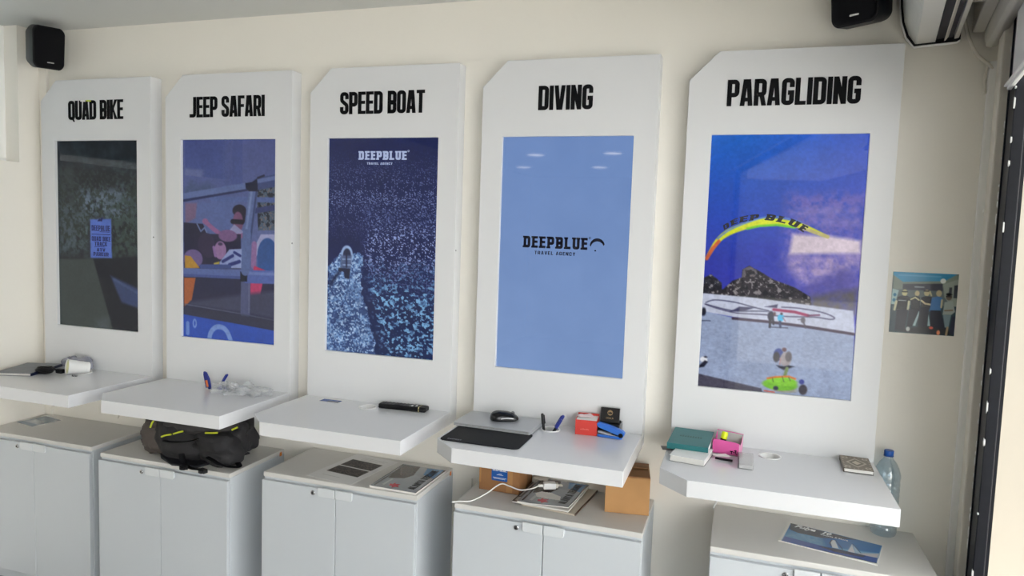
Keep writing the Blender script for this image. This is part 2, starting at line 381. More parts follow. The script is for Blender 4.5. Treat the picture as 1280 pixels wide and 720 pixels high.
PICTURES = {
  'jeep': [
    ('P',(88,104,158),[(0.0063,0.3237),(0.5889,0.2963),(0.6867,0.5013),(0.0072,0.5132)],0.25),
    ('P',(62,80,112),[(0.0225,0.2482),(0.0883,0.2028),(0.1705,0.2286),(0.2842,0.2094),(0.341,0.2352),(0.3413,0.2574),(0.0226,0.2708)],0.6),
    ('N',(78,94,112),[(0.7909,0.2291),(1.0052,0.2244),(1.0102,0.4376),(0.8104,0.4405)]),
    ('L',(52,62,112),[(0.7776,0.3458),(1.0076,0.3253)],0.0478),
    ('L',(86,104,160),[(0.3174,0.2911),(1.0068,0.2914)],0.0446),
    ('L',(34,42,84),[(0.0062,0.3011),(0.7134,0.2383)],0.035),
    ('L',(96,113,164),[(0.0061,0.2822),(0.6975,0.2237)],0.0542),
    ('P',(120,95,125),[(0.0229,0.316),(0.1548,0.3148),(0.1389,0.3902),(0.0234,0.4219)],0.2),
    ('P',(28,26,52),[(0.0067,0.4145),(0.2211,0.4192),(0.3034,0.508),(0.0072,0.5132)]),
    ('L',(120,135,180),[(0.1556,0.4201),(0.1969,0.4572),(0.2376,0.4377),(0.2869,0.4858)],0.0127),
    ('E',(30,25,42),(0.6134,0.3476),0.0733,0.0542),
    ('E',(30,25,42),(0.6452,0.373),0.0446,0.0637),
    ('E',(120,72,108),(0.5984,0.403),0.0542,0.0892),
    ('L',(18,16,32),[(0.5398,0.4016),(0.6457,0.4031)],0.0414),
    ('P',(150,150,190),[(0.4484,0.4831),(0.5591,0.4146),(0.6544,0.4502),(0.6237,0.5024),(0.4487,0.5055)]),
    ('L',(150,96,142),[(0.2455,0.4076),(0.3384,0.4438),(0.4644,0.4829),(0.6704,0.4684)],0.0414),
    ('E',(150,96,142),(0.2455,0.4054),0.0319,0.0255),
    ('L',(92,110,160),[(0.7601,0.2438),(0.731,0.3536),(0.6899,0.5087)],0.0924),
    ('L',(120,138,184),[(0.7415,0.2454),(0.7123,0.3538),(0.6679,0.5091)],0.0223),
    ('L',(56,68,112),[(0.7943,0.2451),(0.7653,0.3533),(0.726,0.508)],0.0191),
    ('L',(58,72,122),[(0.806,0.2145),(1.0046,0.1956)],0.1051),
    ('L',(98,114,164),[(0.8058,0.2014),(1.0043,0.1826)],0.035),
    ('P',(22,25,50),[(0.6739,0.2114),(0.7439,0.206),(0.7978,0.1891),(0.8067,0.2508),(0.7136,0.2514),(0.679,0.237)]),
    ('L',(30,34,60),[(0.8055,0.1855),(0.8668,0.1744)],0.0191),
    ('P',(30,28,56),[(0.0089,0.4729),(0.6304,0.4631),(0.6332,0.6361),(0.0097,0.6508)]),
    ('E',(124,88,134),(0.4894,0.4736),0.0992,0.0531),
    ('P',(170,172,212),[(0.8388,0.4599),(0.9959,0.4574),(0.9974,0.5221),(0.8741,0.5081),(0.772,0.5836),(0.788,0.5096)]),
    ('E',(44,86,152),(0.9096,0.5644),0.1062,0.1558),
    ('P',(44,86,152),[(0.8064,0.5665),(0.9977,0.5383),(0.9997,0.6235),(0.8075,0.6279)]),
    ('L',(150,110,160),[(0.7707,0.51),(0.764,0.6166)],0.0531),
    ('E',(46,36,66),(0.2566,0.5192),0.0921,0.0992),
    ('E',(46,36,66),(0.2841,0.548),0.0708,0.0708),
    ('E',(156,116,160),(0.4101,0.548),0.0637,0.0814),
    ('E',(60,45,80),(0.4098,0.5164),0.0248,0.0142),
    ('L',(150,110,165),[(0.3381,0.5344),(0.3566,0.5758)],0.0283),
    ('P',(152,166,212),[(0.4019,0.6082),(0.5081,0.5412),(0.6404,0.5353),(0.6419,0.6318),(0.3933,0.6376)]),
    ('L',(35,45,115),[(0.4377,0.6032),(0.544,0.5719)],0.0283),
    ('L',(35,45,115),[(0.5092,0.6183),(0.615,0.5994)],0.0319),
    ('L',(35,45,115),[(0.5614,0.555),(0.6234,0.5703)],0.0248),
    ('E',(110,90,140),(0.1111,0.5977),0.1062,0.085),
    ('P',(192,142,42),[(0.0187,0.5827),(0.0834,0.5856),(0.1848,0.6425),(0.019,0.6506)]),
    ('P',(190,170,60),[(0.339,0.6138),(0.4018,0.604),(0.3984,0.6183),(0.3391,0.6221)]),
    ('P',(200,50,92),[(0.7727,0.6164),(0.8853,0.6343),(0.8855,0.6425),(0.7558,0.6456)]),
    ('L',(60,78,140),[(0.203,0.6345),(0.5093,0.6274)],0.039),
    ('P',(36,38,68),[(0.0005,0.6765),(1.0003,0.6519),(1.0066,0.9299),(0.0015,0.8901)]),
    ('P',(185,96,46),[(0.0099,0.6976),(0.1393,0.6943),(0.094,0.8102),(0.0106,0.847)]),
    ('P',(205,60,108),[(0.7307,0.7014),(0.8608,0.698),(0.8113,0.8213),(0.7326,0.8072)]),
    ('P',(66,68,94),[(0.0755,0.8193),(0.6264,0.7648),(1.0022,0.7334),(1.0053,0.8724),(0.6278,0.8522),(0.0756,0.8364)],0.4),
    ('L',(100,105,130),[(0.0199,0.8338),(0.6368,0.8602),(1.0055,0.8806)],0.0089),
    ('L',(84,90,128),[(0.6834,0.6969),(0.6791,0.8588)],0.0992),
    ('L',(110,116,150),[(0.7184,0.7001),(0.7175,0.8492)],0.0106),
    ('P',(48,50,72),[(0.0012,0.843),(0.6369,0.8644),(1.0055,0.8806),(1.0068,0.9381),(0.0015,0.8901)],0.3),
    ('P',(42,82,188),[(-0.0079,0.8862),(0.6377,0.9144),(1.0067,0.9315),(1.0083,1.004),(-0.0074,1.0065)]),
    ('L',(128,160,226),[(0.2885,1.0077),(0.3064,0.9688),(0.3606,0.9396),(0.4328,0.937),(0.487,0.9577),(0.5234,0.9984)],0.046),
    ('E',(130,160,226),(0.128,0.9285),0.023,0.0425),
    ('E',(42,82,188),(0.128,0.9285),0.0106,0.0248),
    ('L',(110,145,220),[(0.0483,0.9314),(0.0486,0.9829)],0.039),
    ('L',(92,110,168),[(0.0098,0.6661),(0.6336,0.6609)],0.0673),
    ('L',(70,86,150),[(0.0098,0.6848),(0.6339,0.6792)],0.0248),
    ('L',(86,106,176),[(0.6952,0.6718),(1.0006,0.6666)],0.1169),
    ('L',(112,130,192),[(0.7124,0.6549),(1.0003,0.6519)],0.0248),
    ('P',(14,17,34),[(0.6246,0.6488),(0.7035,0.6444),(0.6974,0.6965),(0.6254,0.6984)]),
    ('L',(92,110,160),[(0.6933,0.4621),(0.6772,0.6434)],0.0885),
  ],
  'quad': [
    ('P',(44,52,54),[(0.0047,0.1391),(0.1888,0.1388),(0.3851,0.4136),(-0.0045,0.6068)],0.9),
    ('P',(84,98,112),[(0.2782,0.2611),(0.812,0.2426),(0.9849,0.3461),(0.8116,0.4082),(0.6358,0.3952),(0.3127,0.3991)],1.2),
    ('P',(66,78,84),[(0.0194,0.3404),(0.3854,0.3829),(0.3101,0.6004),(0.0142,0.6064)],1.2),
    ('P',(50,64,62),[(0.6363,0.3193),(1.0019,0.2564),(1.0026,0.6014),(0.6701,0.6084)],1.3),
    ('P',(52,60,58),[(-0.0051,0.6383),(0.437,0.6287),(0.6751,1.01),(-0.013,1.0359)],0.12),
    ('P',(14,18,28),[(0.437,0.6287),(1.0026,0.6014),(1.0034,1.0131),(0.6751,1.01)],0.1),
    ('P',(44,58,96),[(0.6446,0.7119),(1.0029,0.7759),(1.0031,0.8781),(0.7753,0.8516)],0.3),
    ('L',(60,75,110),[(0.6872,0.7308),(0.9856,0.7992)],0.0215),
    ('P',(70,78,80),[(0.4519,0.9556),(0.6326,0.9337),(0.6501,1.011),(0.4513,1.0184)],0.6),
    ('P',(72,98,172),[(0.4031,0.4165),(0.6605,0.4101),(0.6665,0.6176),(0.4008,0.6233)]),
  ],
  'boat': [
    ('F',(104,140,190),[(0.0081,0.6001),(0.1331,0.526),(0.3303,0.5398),(0.3192,0.7172),(0.3561,0.7516),(0.4524,0.9443),(0.4726,1.0061),(-0.0441,1.0198),(-0.0138,0.7903)]),
    ('P',(20,30,62),[(0.0194,0.6718),(0.0999,0.6204),(0.1449,0.6104),(0.0203,0.6988)],0.3),
    ('E',(150,175,215),(0.1821,0.5384),0.0555,0.0763),
    ('E',(26,34,66),(0.1823,0.5428),0.0382,0.059),
    ('P',(80,95,130),[(0.1246,0.544),(0.2289,0.5419),(0.2203,0.6042),(0.1231,0.6064)],0.2),
    ('L',(150,175,215),[(0.1433,0.5614),(0.2152,0.5599)],0.0087),
    ('L',(150,175,215),[(0.1442,0.5881),(0.2161,0.5865)],0.0087),
    ('L',(28,34,60),[(0.1781,0.5252),(0.1805,0.5962)],0.0139),
    ('P',(26,30,56),[(0.1048,0.6024),(0.2167,0.6042),(0.2095,0.6534),(0.1643,0.6501),(0.1542,0.6191),(0.0999,0.6177)]),
  ],
  'para': [
    ('P',(108,102,182),[(0.5191,0.2238),(1.0028,0.2176),(1.0363,0.5858),(0.6732,0.5999),(0.5057,0.4967)],0.9),  # purple haze of a reflection, painted into the screen picture
    ('P',(132,122,190),[(0.5491,0.2911),(0.84,0.2661),(0.948,0.2842),(0.834,0.3061),(0.5952,0.3072)],0.7),
    ('P',(136,124,190),[(0.6848,0.3224),(0.9616,0.3103),(0.9856,0.3362),(0.7521,0.3411)],0.6),
    ('P',(168,150,196),[(0.5241,0.4619),(0.9982,0.4415),(0.9992,0.4944),(0.6481,0.5737)],0.7),  # lavender part of the same painted reflection
    ('P',(218,202,214),[(0.5701,0.3776),(0.7998,0.3802),(0.9925,0.3941),(0.9982,0.4415),(0.5567,0.4541)],0.3),  # bright band reflected from outdoors, painted into the screen picture
    ('P',(92,86,160),[(0.6607,0.5868),(0.878,0.4983),(0.9552,0.5224),(0.9997,0.5872),(0.7192,0.6184)],0.6),
    ('P',(48,62,172),[(0.2553,0.5045),(0.338,0.4189),(0.4963,0.4148),(0.5184,0.5099),(0.4195,0.5338),(0.3474,0.5016)],0.9),
    ('P',(96,92,92),[(0.7072,0.6088),(0.9929,0.5742),(0.9995,0.6737),(0.713,0.6594)],0.5),
    ('M',(50,52,60),[(0.0018,0.5621),(0.048,0.5464),(0.123,0.579),(0.1276,0.6212),(-0.0032,0.6262)]),
    ('M',(50,46,52),[(0.0064,0.6259),(0.1375,0.6032),(0.1926,0.5695),(0.255,0.5533),(0.2573,0.5219),(0.3019,0.5065),(0.3554,0.5221),(0.4674,0.5563),(0.6048,0.5821),(0.7079,0.6155),(0.7239,0.6589),(0.3866,0.6457)]),
    ('N',(96,92,100),[(0.255,0.5533),(0.2631,0.5217),(0.3021,0.5086),(0.3497,0.5223),(0.3639,0.5461)]),
    ('V',(214,222,50),[(0.0111,0.4839),(0.0808,0.4129),(0.1762,0.3708),(0.3514,0.3359),(0.4644,0.3322),(0.6217,0.3459),(0.7895,0.3838)],0.0448),
    ('L',(120,205,50),[(0.274,0.3617),(0.353,0.3496),(0.4657,0.3438),(0.5782,0.3516)],0.0157),
    ('L',(206,100,58),[(0.0113,0.4853),(0.0486,0.444),(0.0869,0.4149)],0.0246),
    ('L',(196,186,120),[(0.6223,0.3506),(0.712,0.3689),(0.7895,0.3838)],0.0224),
    ('L',(90,130,200),[(0.0799,0.4045),(0.1696,0.3639),(0.3497,0.3208),(0.4622,0.3131),(0.6199,0.3304)],0.0101),
    ('P',(192,198,218),[(-0.0209,0.616),(-0.0031,0.624),(0.3563,0.6309),(0.9793,0.659),(0.9998,0.7487),(0.6218,0.7292),(0.2239,0.7119),(0.0051,0.6984)],0.05),
    ('P',(150,164,194),[(-0.0124,0.6938),(0.2243,0.7152),(0.6222,0.7324),(0.9948,0.7477),(1.0112,1.0121),(0.0001,1.0142)],0.05),
    ('L',(60,62,92),[(0.0235,0.6609),(0.0839,0.6485),(0.2173,0.6529),(0.3607,0.6698),(0.4474,0.6791),(0.3621,0.6828),(0.1991,0.6866),(0.0243,0.6676)],0.0073),
    ('L',(66,62,96),[(0.0187,0.6678),(0.0987,0.6811),(0.233,0.695),(0.385,0.6948),(0.5762,0.696),(0.7414,0.6917),(0.8437,0.6965),(0.8628,0.6874),(0.7798,0.6709),(0.6348,0.6613),(0.5302,0.6613)],0.0073),
    ('P',(54,54,92),[(0.1886,0.6917),(0.252,0.6692),(0.3605,0.6685),(0.2865,0.6848)],0.1),
    ('P',(48,44,84),[(0.4191,0.6641),(0.5026,0.6508),(0.4989,0.6652)],0.1),
    ('L',(150,34,84),[(0.4786,0.6725),(0.6158,0.6769),(0.6998,0.6872)],0.0189),
    ('L',(96,34,78),[(0.6998,0.6872),(0.771,0.6827)],0.0105),
    ('L',(54,36,62),[(0.2136,0.7176),(0.4523,0.7217),(0.6842,0.7301),(0.9897,0.7467)],0.0189),
    ('E',(34,34,62),(0.4624,0.6979),0.021,0.0336),
    ('L',(24,24,44),[(0.4596,0.711),(0.46,0.7421)],0.0147),
    ('L',(24,24,44),[(0.4776,0.7101),(0.483,0.7293)],0.0126),
    ('E',(90,60,70),(0.4858,0.6891),0.0084,0.0126),
    ('E',(58,176,220),(0.5275,0.7027),0.021,0.0252),
    ('L',(40,50,90),[(0.524,0.7177),(0.5285,0.7388)],0.0147),
    ('L',(150,110,120),[(0.54,0.7008),(0.5573,0.7142)],0.0063),
    ('E',(60,45,55),(0.531,0.687),0.0084,0.0084),
    ('L',(40,40,66),[(0.4653,0.7418),(0.576,0.7404)],0.0052),
    ('E',(92,88,100),(0.6711,0.7064),0.0147,0.021),
    ('L',(90,85,100),[(0.6399,0.7059),(0.6705,0.7013)],0.0052),
    ('L',(70,66,80),[(0.6775,0.7169),(0.69,0.7355)],0.0084),
    ('E',(26,28,46),(0.0107,0.6982),0.0168,0.0294),
    ('L',(30,34,60),[(-0.0022,0.7348),(0.0597,0.7333)],0.0042),
    ('E',(230,232,240),(0.0297,0.8913),0.0252,0.021),
    ('P',(26,28,44),[(0.0008,0.9165),(0.038,0.8942),(0.0612,0.8996),(0.0353,0.9212),(0.0019,0.9265)]),
    ('E',(30,30,44),(0.0421,0.8806),0.0105,0.0063),
    ('P',(74,72,88),[(-0.0069,0.9506),(0.4289,0.9866),(0.4418,1.0054),(-0.001,1.0042)],0.1),
    ('E',(40,60,132),(0.5282,0.8469),0.0315,0.042),
    ('E',(28,28,44),(0.5156,0.8574),0.021,0.0357),
    ('E',(156,148,152),(0.5766,0.8637),0.0357,0.0504),
    ('E',(90,84,92),(0.5942,0.853),0.021,0.0357),
    ('E',(96,64,74),(0.5638,0.8262),0.0147,0.0147),
    ('L',(170,130,130),[(0.5427,0.8623),(0.54,0.8852)],0.0084),
    ('P',(40,42,60),[(0.5193,0.8896),(0.5672,0.892),(0.5981,0.8863),(0.6351,0.8893),(0.5996,0.8992),(0.5688,0.9062),(0.5362,0.8984)],0.1),
    ('L',(120,140,90),[(0.589,0.8985),(0.577,0.9316)],0.021),
    ('E',(150,150,140),(0.5777,0.9835),0.0839,0.021),
    ('E',(112,186,36),(0.5492,0.9658),0.1133,0.0399),
    ('E',(132,206,44),(0.5635,0.9519),0.0944,0.0315),
    ('L',(216,120,44),[(0.4671,0.9449),(0.5194,0.9365),(0.6031,0.93),(0.6458,0.9371)],0.0126),
    ('L',(60,90,34),[(0.4988,0.9429),(0.5056,0.9555)],0.0042),
    ('L',(60,90,34),[(0.5613,0.9326),(0.574,0.9513)],0.0042),
    ('L',(60,90,34),[(0.6035,0.9332),(0.6154,0.9454)],0.0042),
    ('E',(34,38,66),(0.5244,0.9804),0.0168,0.0147),
    ('L',(200,80,50),[(0.4513,0.995),(0.5157,0.9973)],0.0084),
    ('E',(54,50,62),(0.7003,0.9768),0.0273,0.0357),
    ('E',(56,64,140),(0.6885,0.9466),0.0168,0.0168),
  ],
  'crew': [
    ('P',(128,140,128),[(0.0084,0.0374),(1.0008,0.0112),(1.0088,0.1974),(0.0182,0.2965)],0.2),
    ('P',(54,146,190),[(0.0071,0.0029),(0.9997,-0.0142),(0.7968,0.1186),(0.1623,0.1626),(0.0091,0.0546)],0.15),
    ('L',(90,170,210),[(0.0919,0.0524),(0.7296,0.0524)],0.0229),
    ('P',(56,58,72),[(0.1636,0.197),(0.7664,0.1621),(0.7794,0.281),(0.1673,0.2918)],0.15),
    ('L',(150,160,165),[(0.3545,0.2343),(0.4854,0.2337)],0.0229),
    ('E',(225,232,230),(0.7727,0.1193),0.0425,0.0425),
    ('P',(150,160,150),[(0.7748,0.1704),(1.0037,0.0789),(1.029,0.6728),(0.8075,0.3739)],0.15),
    ('P',(48,54,66),[(0.9441,0.1824),(0.9997,0.1722),(1.0007,0.3845),(0.9447,0.3864)],0.1),
    ('P',(62,66,74),[(0.8734,0.2185),(0.9134,0.2139),(0.9172,0.3056),(0.8691,0.3071)],0.1),
    ('P',(160,190,190),[(0.0093,0.2795),(0.1098,0.3023),(0.0607,0.5377),(0.0025,0.5398)],0.1),
    ('E',(50,110,140),(0.0513,0.3785),0.0245,0.0294),
    ('E',(50,110,140),(0.0446,0.4654),0.0245,0.0294),
    ('P',(48,70,80),[(-0.0058,0.5401),(1.0225,0.5198),(1.0027,0.9985),(-0.0021,0.9926)],0.1),
    ('P',(170,196,200),[(0.4411,0.5583),(0.4677,0.609),(0.4043,0.8704),(0.355,0.8725)]),
    ('P',(170,196,200),[(0.5202,0.693),(0.5434,0.8644),(0.478,0.8672)]),
    ('P',(170,196,200),[(0.5928,0.673),(0.633,0.8605),(0.5842,0.8626)]),
    ('P',(170,196,200),[(0.668,0.7215),(0.6962,0.8148),(0.6719,0.8158)]),
    ('P',(40,42,50),[(0.0939,0.9708),(0.4862,0.8669),(0.8926,0.8664),(0.9619,0.9832),(0.4091,0.9913)],0.3),
    ('E',(198,190,140),(0.2022,0.339),0.0425,0.0588),
    ('L',(30,32,40),[(0.1652,0.3229),(0.2427,0.3205)],0.0196),
    ('P',(26,28,36),[(0.0975,0.4151),(0.171,0.3867),(0.2454,0.3894),(0.3045,0.4253),(0.2715,0.6337),(0.0813,0.641)]),
    ('L',(206,204,170),[(0.0836,0.4848),(0.064,0.6243)],0.0359),
    ('L',(206,204,170),[(0.2769,0.478),(0.2708,0.6165)],0.0359),
    ('P',(36,38,52),[(0.0972,0.6231),(0.279,0.6161),(0.2424,0.9468),(0.0932,0.9534)]),
    ('L',(180,190,190),[(0.1161,0.4664),(0.2319,0.4658)],0.0147),
    ('E',(205,192,150),(0.3947,0.3396),0.0359,0.049),
    ('P',(26,28,36),[(0.312,0.4078),(0.3848,0.3795),(0.4431,0.4034),(0.452,0.6268),(0.3126,0.6321)]),
    ('L',(206,200,160),[(0.3052,0.4425),(0.3695,0.4059),(0.4285,0.4469)],0.0261),
    ('P',(36,38,52),[(0.2866,0.5986),(0.4507,0.5924),(0.3557,0.8898),(0.2733,0.8934)]),
    ('E',(200,206,204),(0.2946,0.9306),0.0294,0.0392),
    ('E',(205,192,150),(0.5411,0.3229),0.0425,0.0555),
    ('L',(30,32,40),[(0.4992,0.2951),(0.5773,0.2926)],0.0196),
    ('P',(24,26,34),[(0.4595,0.4028),(0.5318,0.3746),(0.6134,0.3805),(0.6434,0.5165),(0.5893,0.5872),(0.467,0.5918)]),
    ('L',(210,200,160),[(0.4697,0.454),(0.5287,0.5001),(0.6351,0.5134)],0.0327),
    ('P',(34,36,50),[(0.4493,0.558),(0.5879,0.5529),(0.5849,0.8798),(0.4378,0.8862)]),
    ('E',(190,176,140),(0.7246,0.322),0.0425,0.0555),
    ('P',(70,122,180),[(0.6223,0.3973),(0.7103,0.3687),(0.784,0.3918),(0.769,0.6146),(0.5988,0.6212)]),
    ('L',(200,190,150),[(0.6127,0.3634),(0.5856,0.2957)],0.0229),
    ('L',(200,190,150),[(0.7774,0.4262),(0.7742,0.546)],0.0261),
    ('P',(36,40,56),[(0.6144,0.6034),(0.7683,0.5975),(0.8611,0.8849),(0.7642,0.8892),(0.6337,0.8777)]),
    ('E',(230,110,90),(0.6455,0.8875),0.0327,0.0229),
    ('E',(236,150,110),(0.7605,0.9581),0.0261,0.0425),
    ('E',(110,96,84),(0.8798,0.3715),0.0457,0.0555),
    ('E',(26,26,32),(0.8781,0.329),0.0457,0.0261),
    ('L',(24,24,30),[(0.8393,0.3643),(0.9117,0.3653)],0.0163),
    ('P',(160,170,166),[(0.8191,0.4589),(0.9385,0.4291),(0.9861,0.6063),(0.9322,0.6596),(0.8034,0.6647)]),
    ('L',(130,110,90),[(0.8328,0.5951),(0.945,0.5823)],0.0229),
    ('P',(126,148,156),[(0.8115,0.6643),(0.9322,0.6596),(0.9086,0.8657),(0.8523,0.8682)]),
    ('L',(170,150,120),[(0.8926,0.8664),(0.8815,0.9869)],0.0327),
    ('P',(44,48,70),[(0.9489,0.676),(0.9977,0.6911),(0.994,0.9817),(0.9283,0.9505)]),
  ],
  'brochure': [
    ('P',(232,230,222),[(-0.5151,-0.3355),(1.0284,-1.6724),(1.1513,1.1197),(0.217,2.5058)]),
    ('P',(60,112,168),[(0.0187,-0.0117),(0.9969,0.0455),(0.9872,0.945),(0.0365,1.015)]),
    ('P',(110,156,186),[(0.0485,0.3614),(0.3958,0.3984),(0.4787,0.8007),(0.0433,0.9493)],0.5),
    ('P',(120,170,205),[(0.5521,0.7099),(0.9942,0.465),(0.9918,0.6712),(0.5273,0.8379)],0.4),
    ('P',(190,182,184),[(0.7844,0.6943),(0.9942,0.465),(0.9894,0.6941),(0.8035,0.7988)],0.4),
    ('P',(66,90,150),[(0.0415,0.7442),(0.5186,0.7759),(0.9859,0.6989),(0.9872,0.945),(0.0365,1.015)],0.1),
    ('P',(36,44,84),[(0.4027,0.8188),(0.5756,0.7293),(0.8745,0.726),(0.849,0.822),(0.5767,0.8935)],0.2),
    ('L',(30,36,70),[(0.0472,1.0309),(0.9868,0.9382)],0.0125),
    ('P',(48,56,74),[(0.0187,-0.0117),(0.7415,0.0545),(0.5925,0.1892),(0.3936,0.384),(0.1437,0.4162),(0.0431,0.3346)]),
    ('P',(200,206,210),[(0.5385,0.7267),(0.4979,0.4701),(0.5094,0.3499),(0.5363,0.3454),(0.6022,0.6961)]),
    ('L',(34,42,66),[(0.5281,0.6901),(0.4965,0.5243),(0.5046,0.3555)],0.0094),
    ('L',(34,42,66),[(0.5352,0.3199),(0.6422,0.6935)],0.0073),
    ('P',(206,210,214),[(0.6942,0.7205),(0.7083,0.3122),(0.7683,0.715)]),
    ('P',(160,184,205),[(0.7136,0.3158),(0.818,0.6726),(0.7724,0.7098)]),
    ('L',(34,42,66),[(0.7127,0.307),(0.8209,0.6558)],0.0063),
  ],
  'mag': [
    ('P',(150,155,160),[(-0.5976,-0.0101),(0.7859,-0.4394),(1.6822,1.0045),(0.0718,1.2446)]),
    ('N',(66,58,56),[(0.0035,0.0325),(0.4168,0.0104),(0.5194,0.394),(0.4229,0.5481),(0.12,0.614)]),
    ('P',(92,134,178),[(0.5916,0.0273),(0.9581,-0.0149),(0.9731,0.4006),(0.6845,0.3016)],0.3),
    ('P',(158,163,168),[(0.1343,0.6619),(0.4255,0.5528),(0.5413,0.3623),(0.9232,0.4393),(0.9991,0.9791),(0.1008,0.973)],0.3),
    ('P',(186,190,194),[(0.1827,0.8819),(0.2048,0.6341),(0.2557,0.6362),(0.2397,0.8969)]),
    ('P',(190,40,60),[(0.3194,0.8175),(0.3715,0.8205),(0.3882,0.7599),(0.4223,0.7978),(0.5226,0.7919),(0.5026,0.8485),(0.5721,0.9022),(0.4944,0.9028),(0.4445,0.951),(0.4139,0.8962),(0.3473,0.8901)]),
    ('L',(24,24,28),[(-0.0196,0.9446),(0.0027,0.0201)],0.0342),
    ('L',(150,152,156),[(0.0422,0.9081),(0.0579,0.0298)],0.0066),
    ('L',(24,24,28),[(0.0714,0.9405),(0.0741,0.0253)],0.0237),
    ('E',(150,152,150),(0.0156,0.9131),0.0395,0.0184),
    ('L',(22,22,26),[(1.0121,0.977),(0.986,0.0059)],0.0447),
  ],
}
# ------------------------------------------------------------------ the room
WY = 0.068; XL = -2.60; ZC = Z0 + 1.72; SK = math.radians(80.5); PX, PY = 1.705, WY
DX, DY = math.cos(SK), math.sin(SK)                                # along the skewed glass front, away from the camera
def onr(s, q): return (PX - s * DX - q * DY, PY - s * DY + q * DX)  # s metres from the corner towards the camera, q into the room
YB = -9.0; L_R = 9.2; L_G = 5.6
bR, bRo = onr(L_R, 0), onr(L_R, -0.15)
foot = [(XL - .15, WY + .15), onr(-.2, -.15), bRo, (XL - .15, bRo[1])]
struct('floor', prism(new(), foot, -0.1, 0.0), M_floor)
struct('ceiling', prism(new(), [(XL - 1.6, WY + .15)] + foot[1:3] + [(XL - 1.6, bRo[1])], ZC, ZC + 0.12), M_ceil)  # left overhang added beyond the wall to keep sun out of the niche
struct('wall_back', box(new(), XL - .15, PX + .055, WY, WY + .15, 0, ZC), M_wall)
b = box(new(), XL - .15, XL, -0.06, WY, 0, ZC); box(b, XL - .15, XL, YB, -0.06, 0, Z0 + 1.04); box(b, XL - .15, XL, YB, -1.60, Z0 + 1.04, ZC)
struct('wall_left', b, M_wall)
struct('wall_front', box(new(), XL - .15, bR[0] + .3, YB - .15, YB, 0, ZC), M_wall)
def rlocal(bm, s0, s1, q0, q1, z0, z1, bev=0): return box(bm, -s1, -s0, q0, q1, z0, z1, bev)
b = rlocal(new(), -.0, .10, -.05, 0, 0, ZC); rlocal(b, .10, L_R, -.15, 0, 2.60, ZC); rlocal(b, L_G, L_R, -.15, 0, 0, 2.60)
place(struct('wall_right', b, M_wall), (PX, PY, 0), SK)
place(struct('trim_1', rlocal(new(), .10, .205, -.05, .018, 0, 2.56, .004), M_offw), (PX, PY, 0), SK)      # pale post beside the dark frame
fr = rlocal(new(), .212, .250, -.06, -.01, 0, 2.56); rlocal(fr, .250, .405, -.030, .0, 0, 2.56, .003); rlocal(fr, .405, L_G, -.06, -.02, 2.53, 2.60); rlocal(fr, L_G - .1, L_G, -.06, -.02, 0, 2.53); rlocal(fr, .285, .297, .0, .004, 0, 2.56)
w2 = place(struct('window_2', fr, M_dkmetal), (PX, PY, 0), SK)
rnd = random.Random(4); b = new()
for k in range(46):
    z = 0.75 + k * 0.037 + rnd.random() * .02; s = rnd.choice((.2485, .2485, .4035)) + rnd.uniform(-.004, .004); h = rnd.uniform(.004, .028); w = rnd.uniform(.004, .012)
    prism(b, [(-s - w, z), (-s, z - h * .4), (-s + w, z + h * .2), (-s + w * .4, z + h), (-s - w * .7, z + h * .8)], -.002, .0015, 'y')
obj('paint_chip', b, M_white, w2, label='flakes of white paint along the dark frame')
w1 = struct('window_1', box(box(box(new(), XL - .14, XL - .09, -.10, -.06, Z0 + 1.04, ZC), XL - .14, XL - .09, -1.60, -.10, Z0 + 1.04, Z0 + 1.08), XL - .14, XL - .09, -1.60, -1.56, Z0 + 1.08, ZC), M_white)
obj('window_glass', box(new(), XL - .12, XL - .116, -1.56, -.10, Z0 + 1.08, ZC), film('window_glass', (235, 240, 242), .12, .02), w1)
struct('trim_2', box(new(), XL, XL + .052, WY - .016, WY, 0, ZC, .003), M_wall)                                # boxed strip in the left corner
# outdoors beyond the glass front
struct('pavement', box(new(), -40, 60, -60, 40, -0.25, -0.12), mat('paving', (196, 190, 180), .8, mottle=.05))
fc = box(new(), 7.0, 8.0, -22, 12, -.15, 8.0); box(fc, 6.92, 7.05, -22, 12, 3.3, 3.5)
struct('sun_block_roof', prism(new(), foot, ZC + .12, 3.3), M_ceil)  # unseen block added on the roof to hold back the sun
struct('facade', fc, mat('pale_render', (236, 235, 232), .85, mottle=.02))  # unseen house opposite, raised to hide sky and bounce sunlight indoors
struct('niche_light_block', box(new(), XL - 1.75, XL - 1.6, YB, WY + .3, -.15, 5.2), M_ceil)  # unseen wall added to shut daylight out of the niche window
struct('side_wing', box(new(), 1.72, 4.6, 1.3, 1.6, -.15, 3.4), mat('cream_render', (152, 145, 133), .85, mottle=.02))
place(struct('sky_block_canopy', rlocal(new(), -1.2, L_R, -1.9, -.15, 2.78, 2.92), M_ceil), (PX, PY, 0), SK)  # unseen slab added to cut steep sky light through the glass front
struct('facade', box(new(), -14, 6.4, -24, -23, -.15, 4.5), mat('grey_render', (150, 146, 140), .85, mottle=.08))
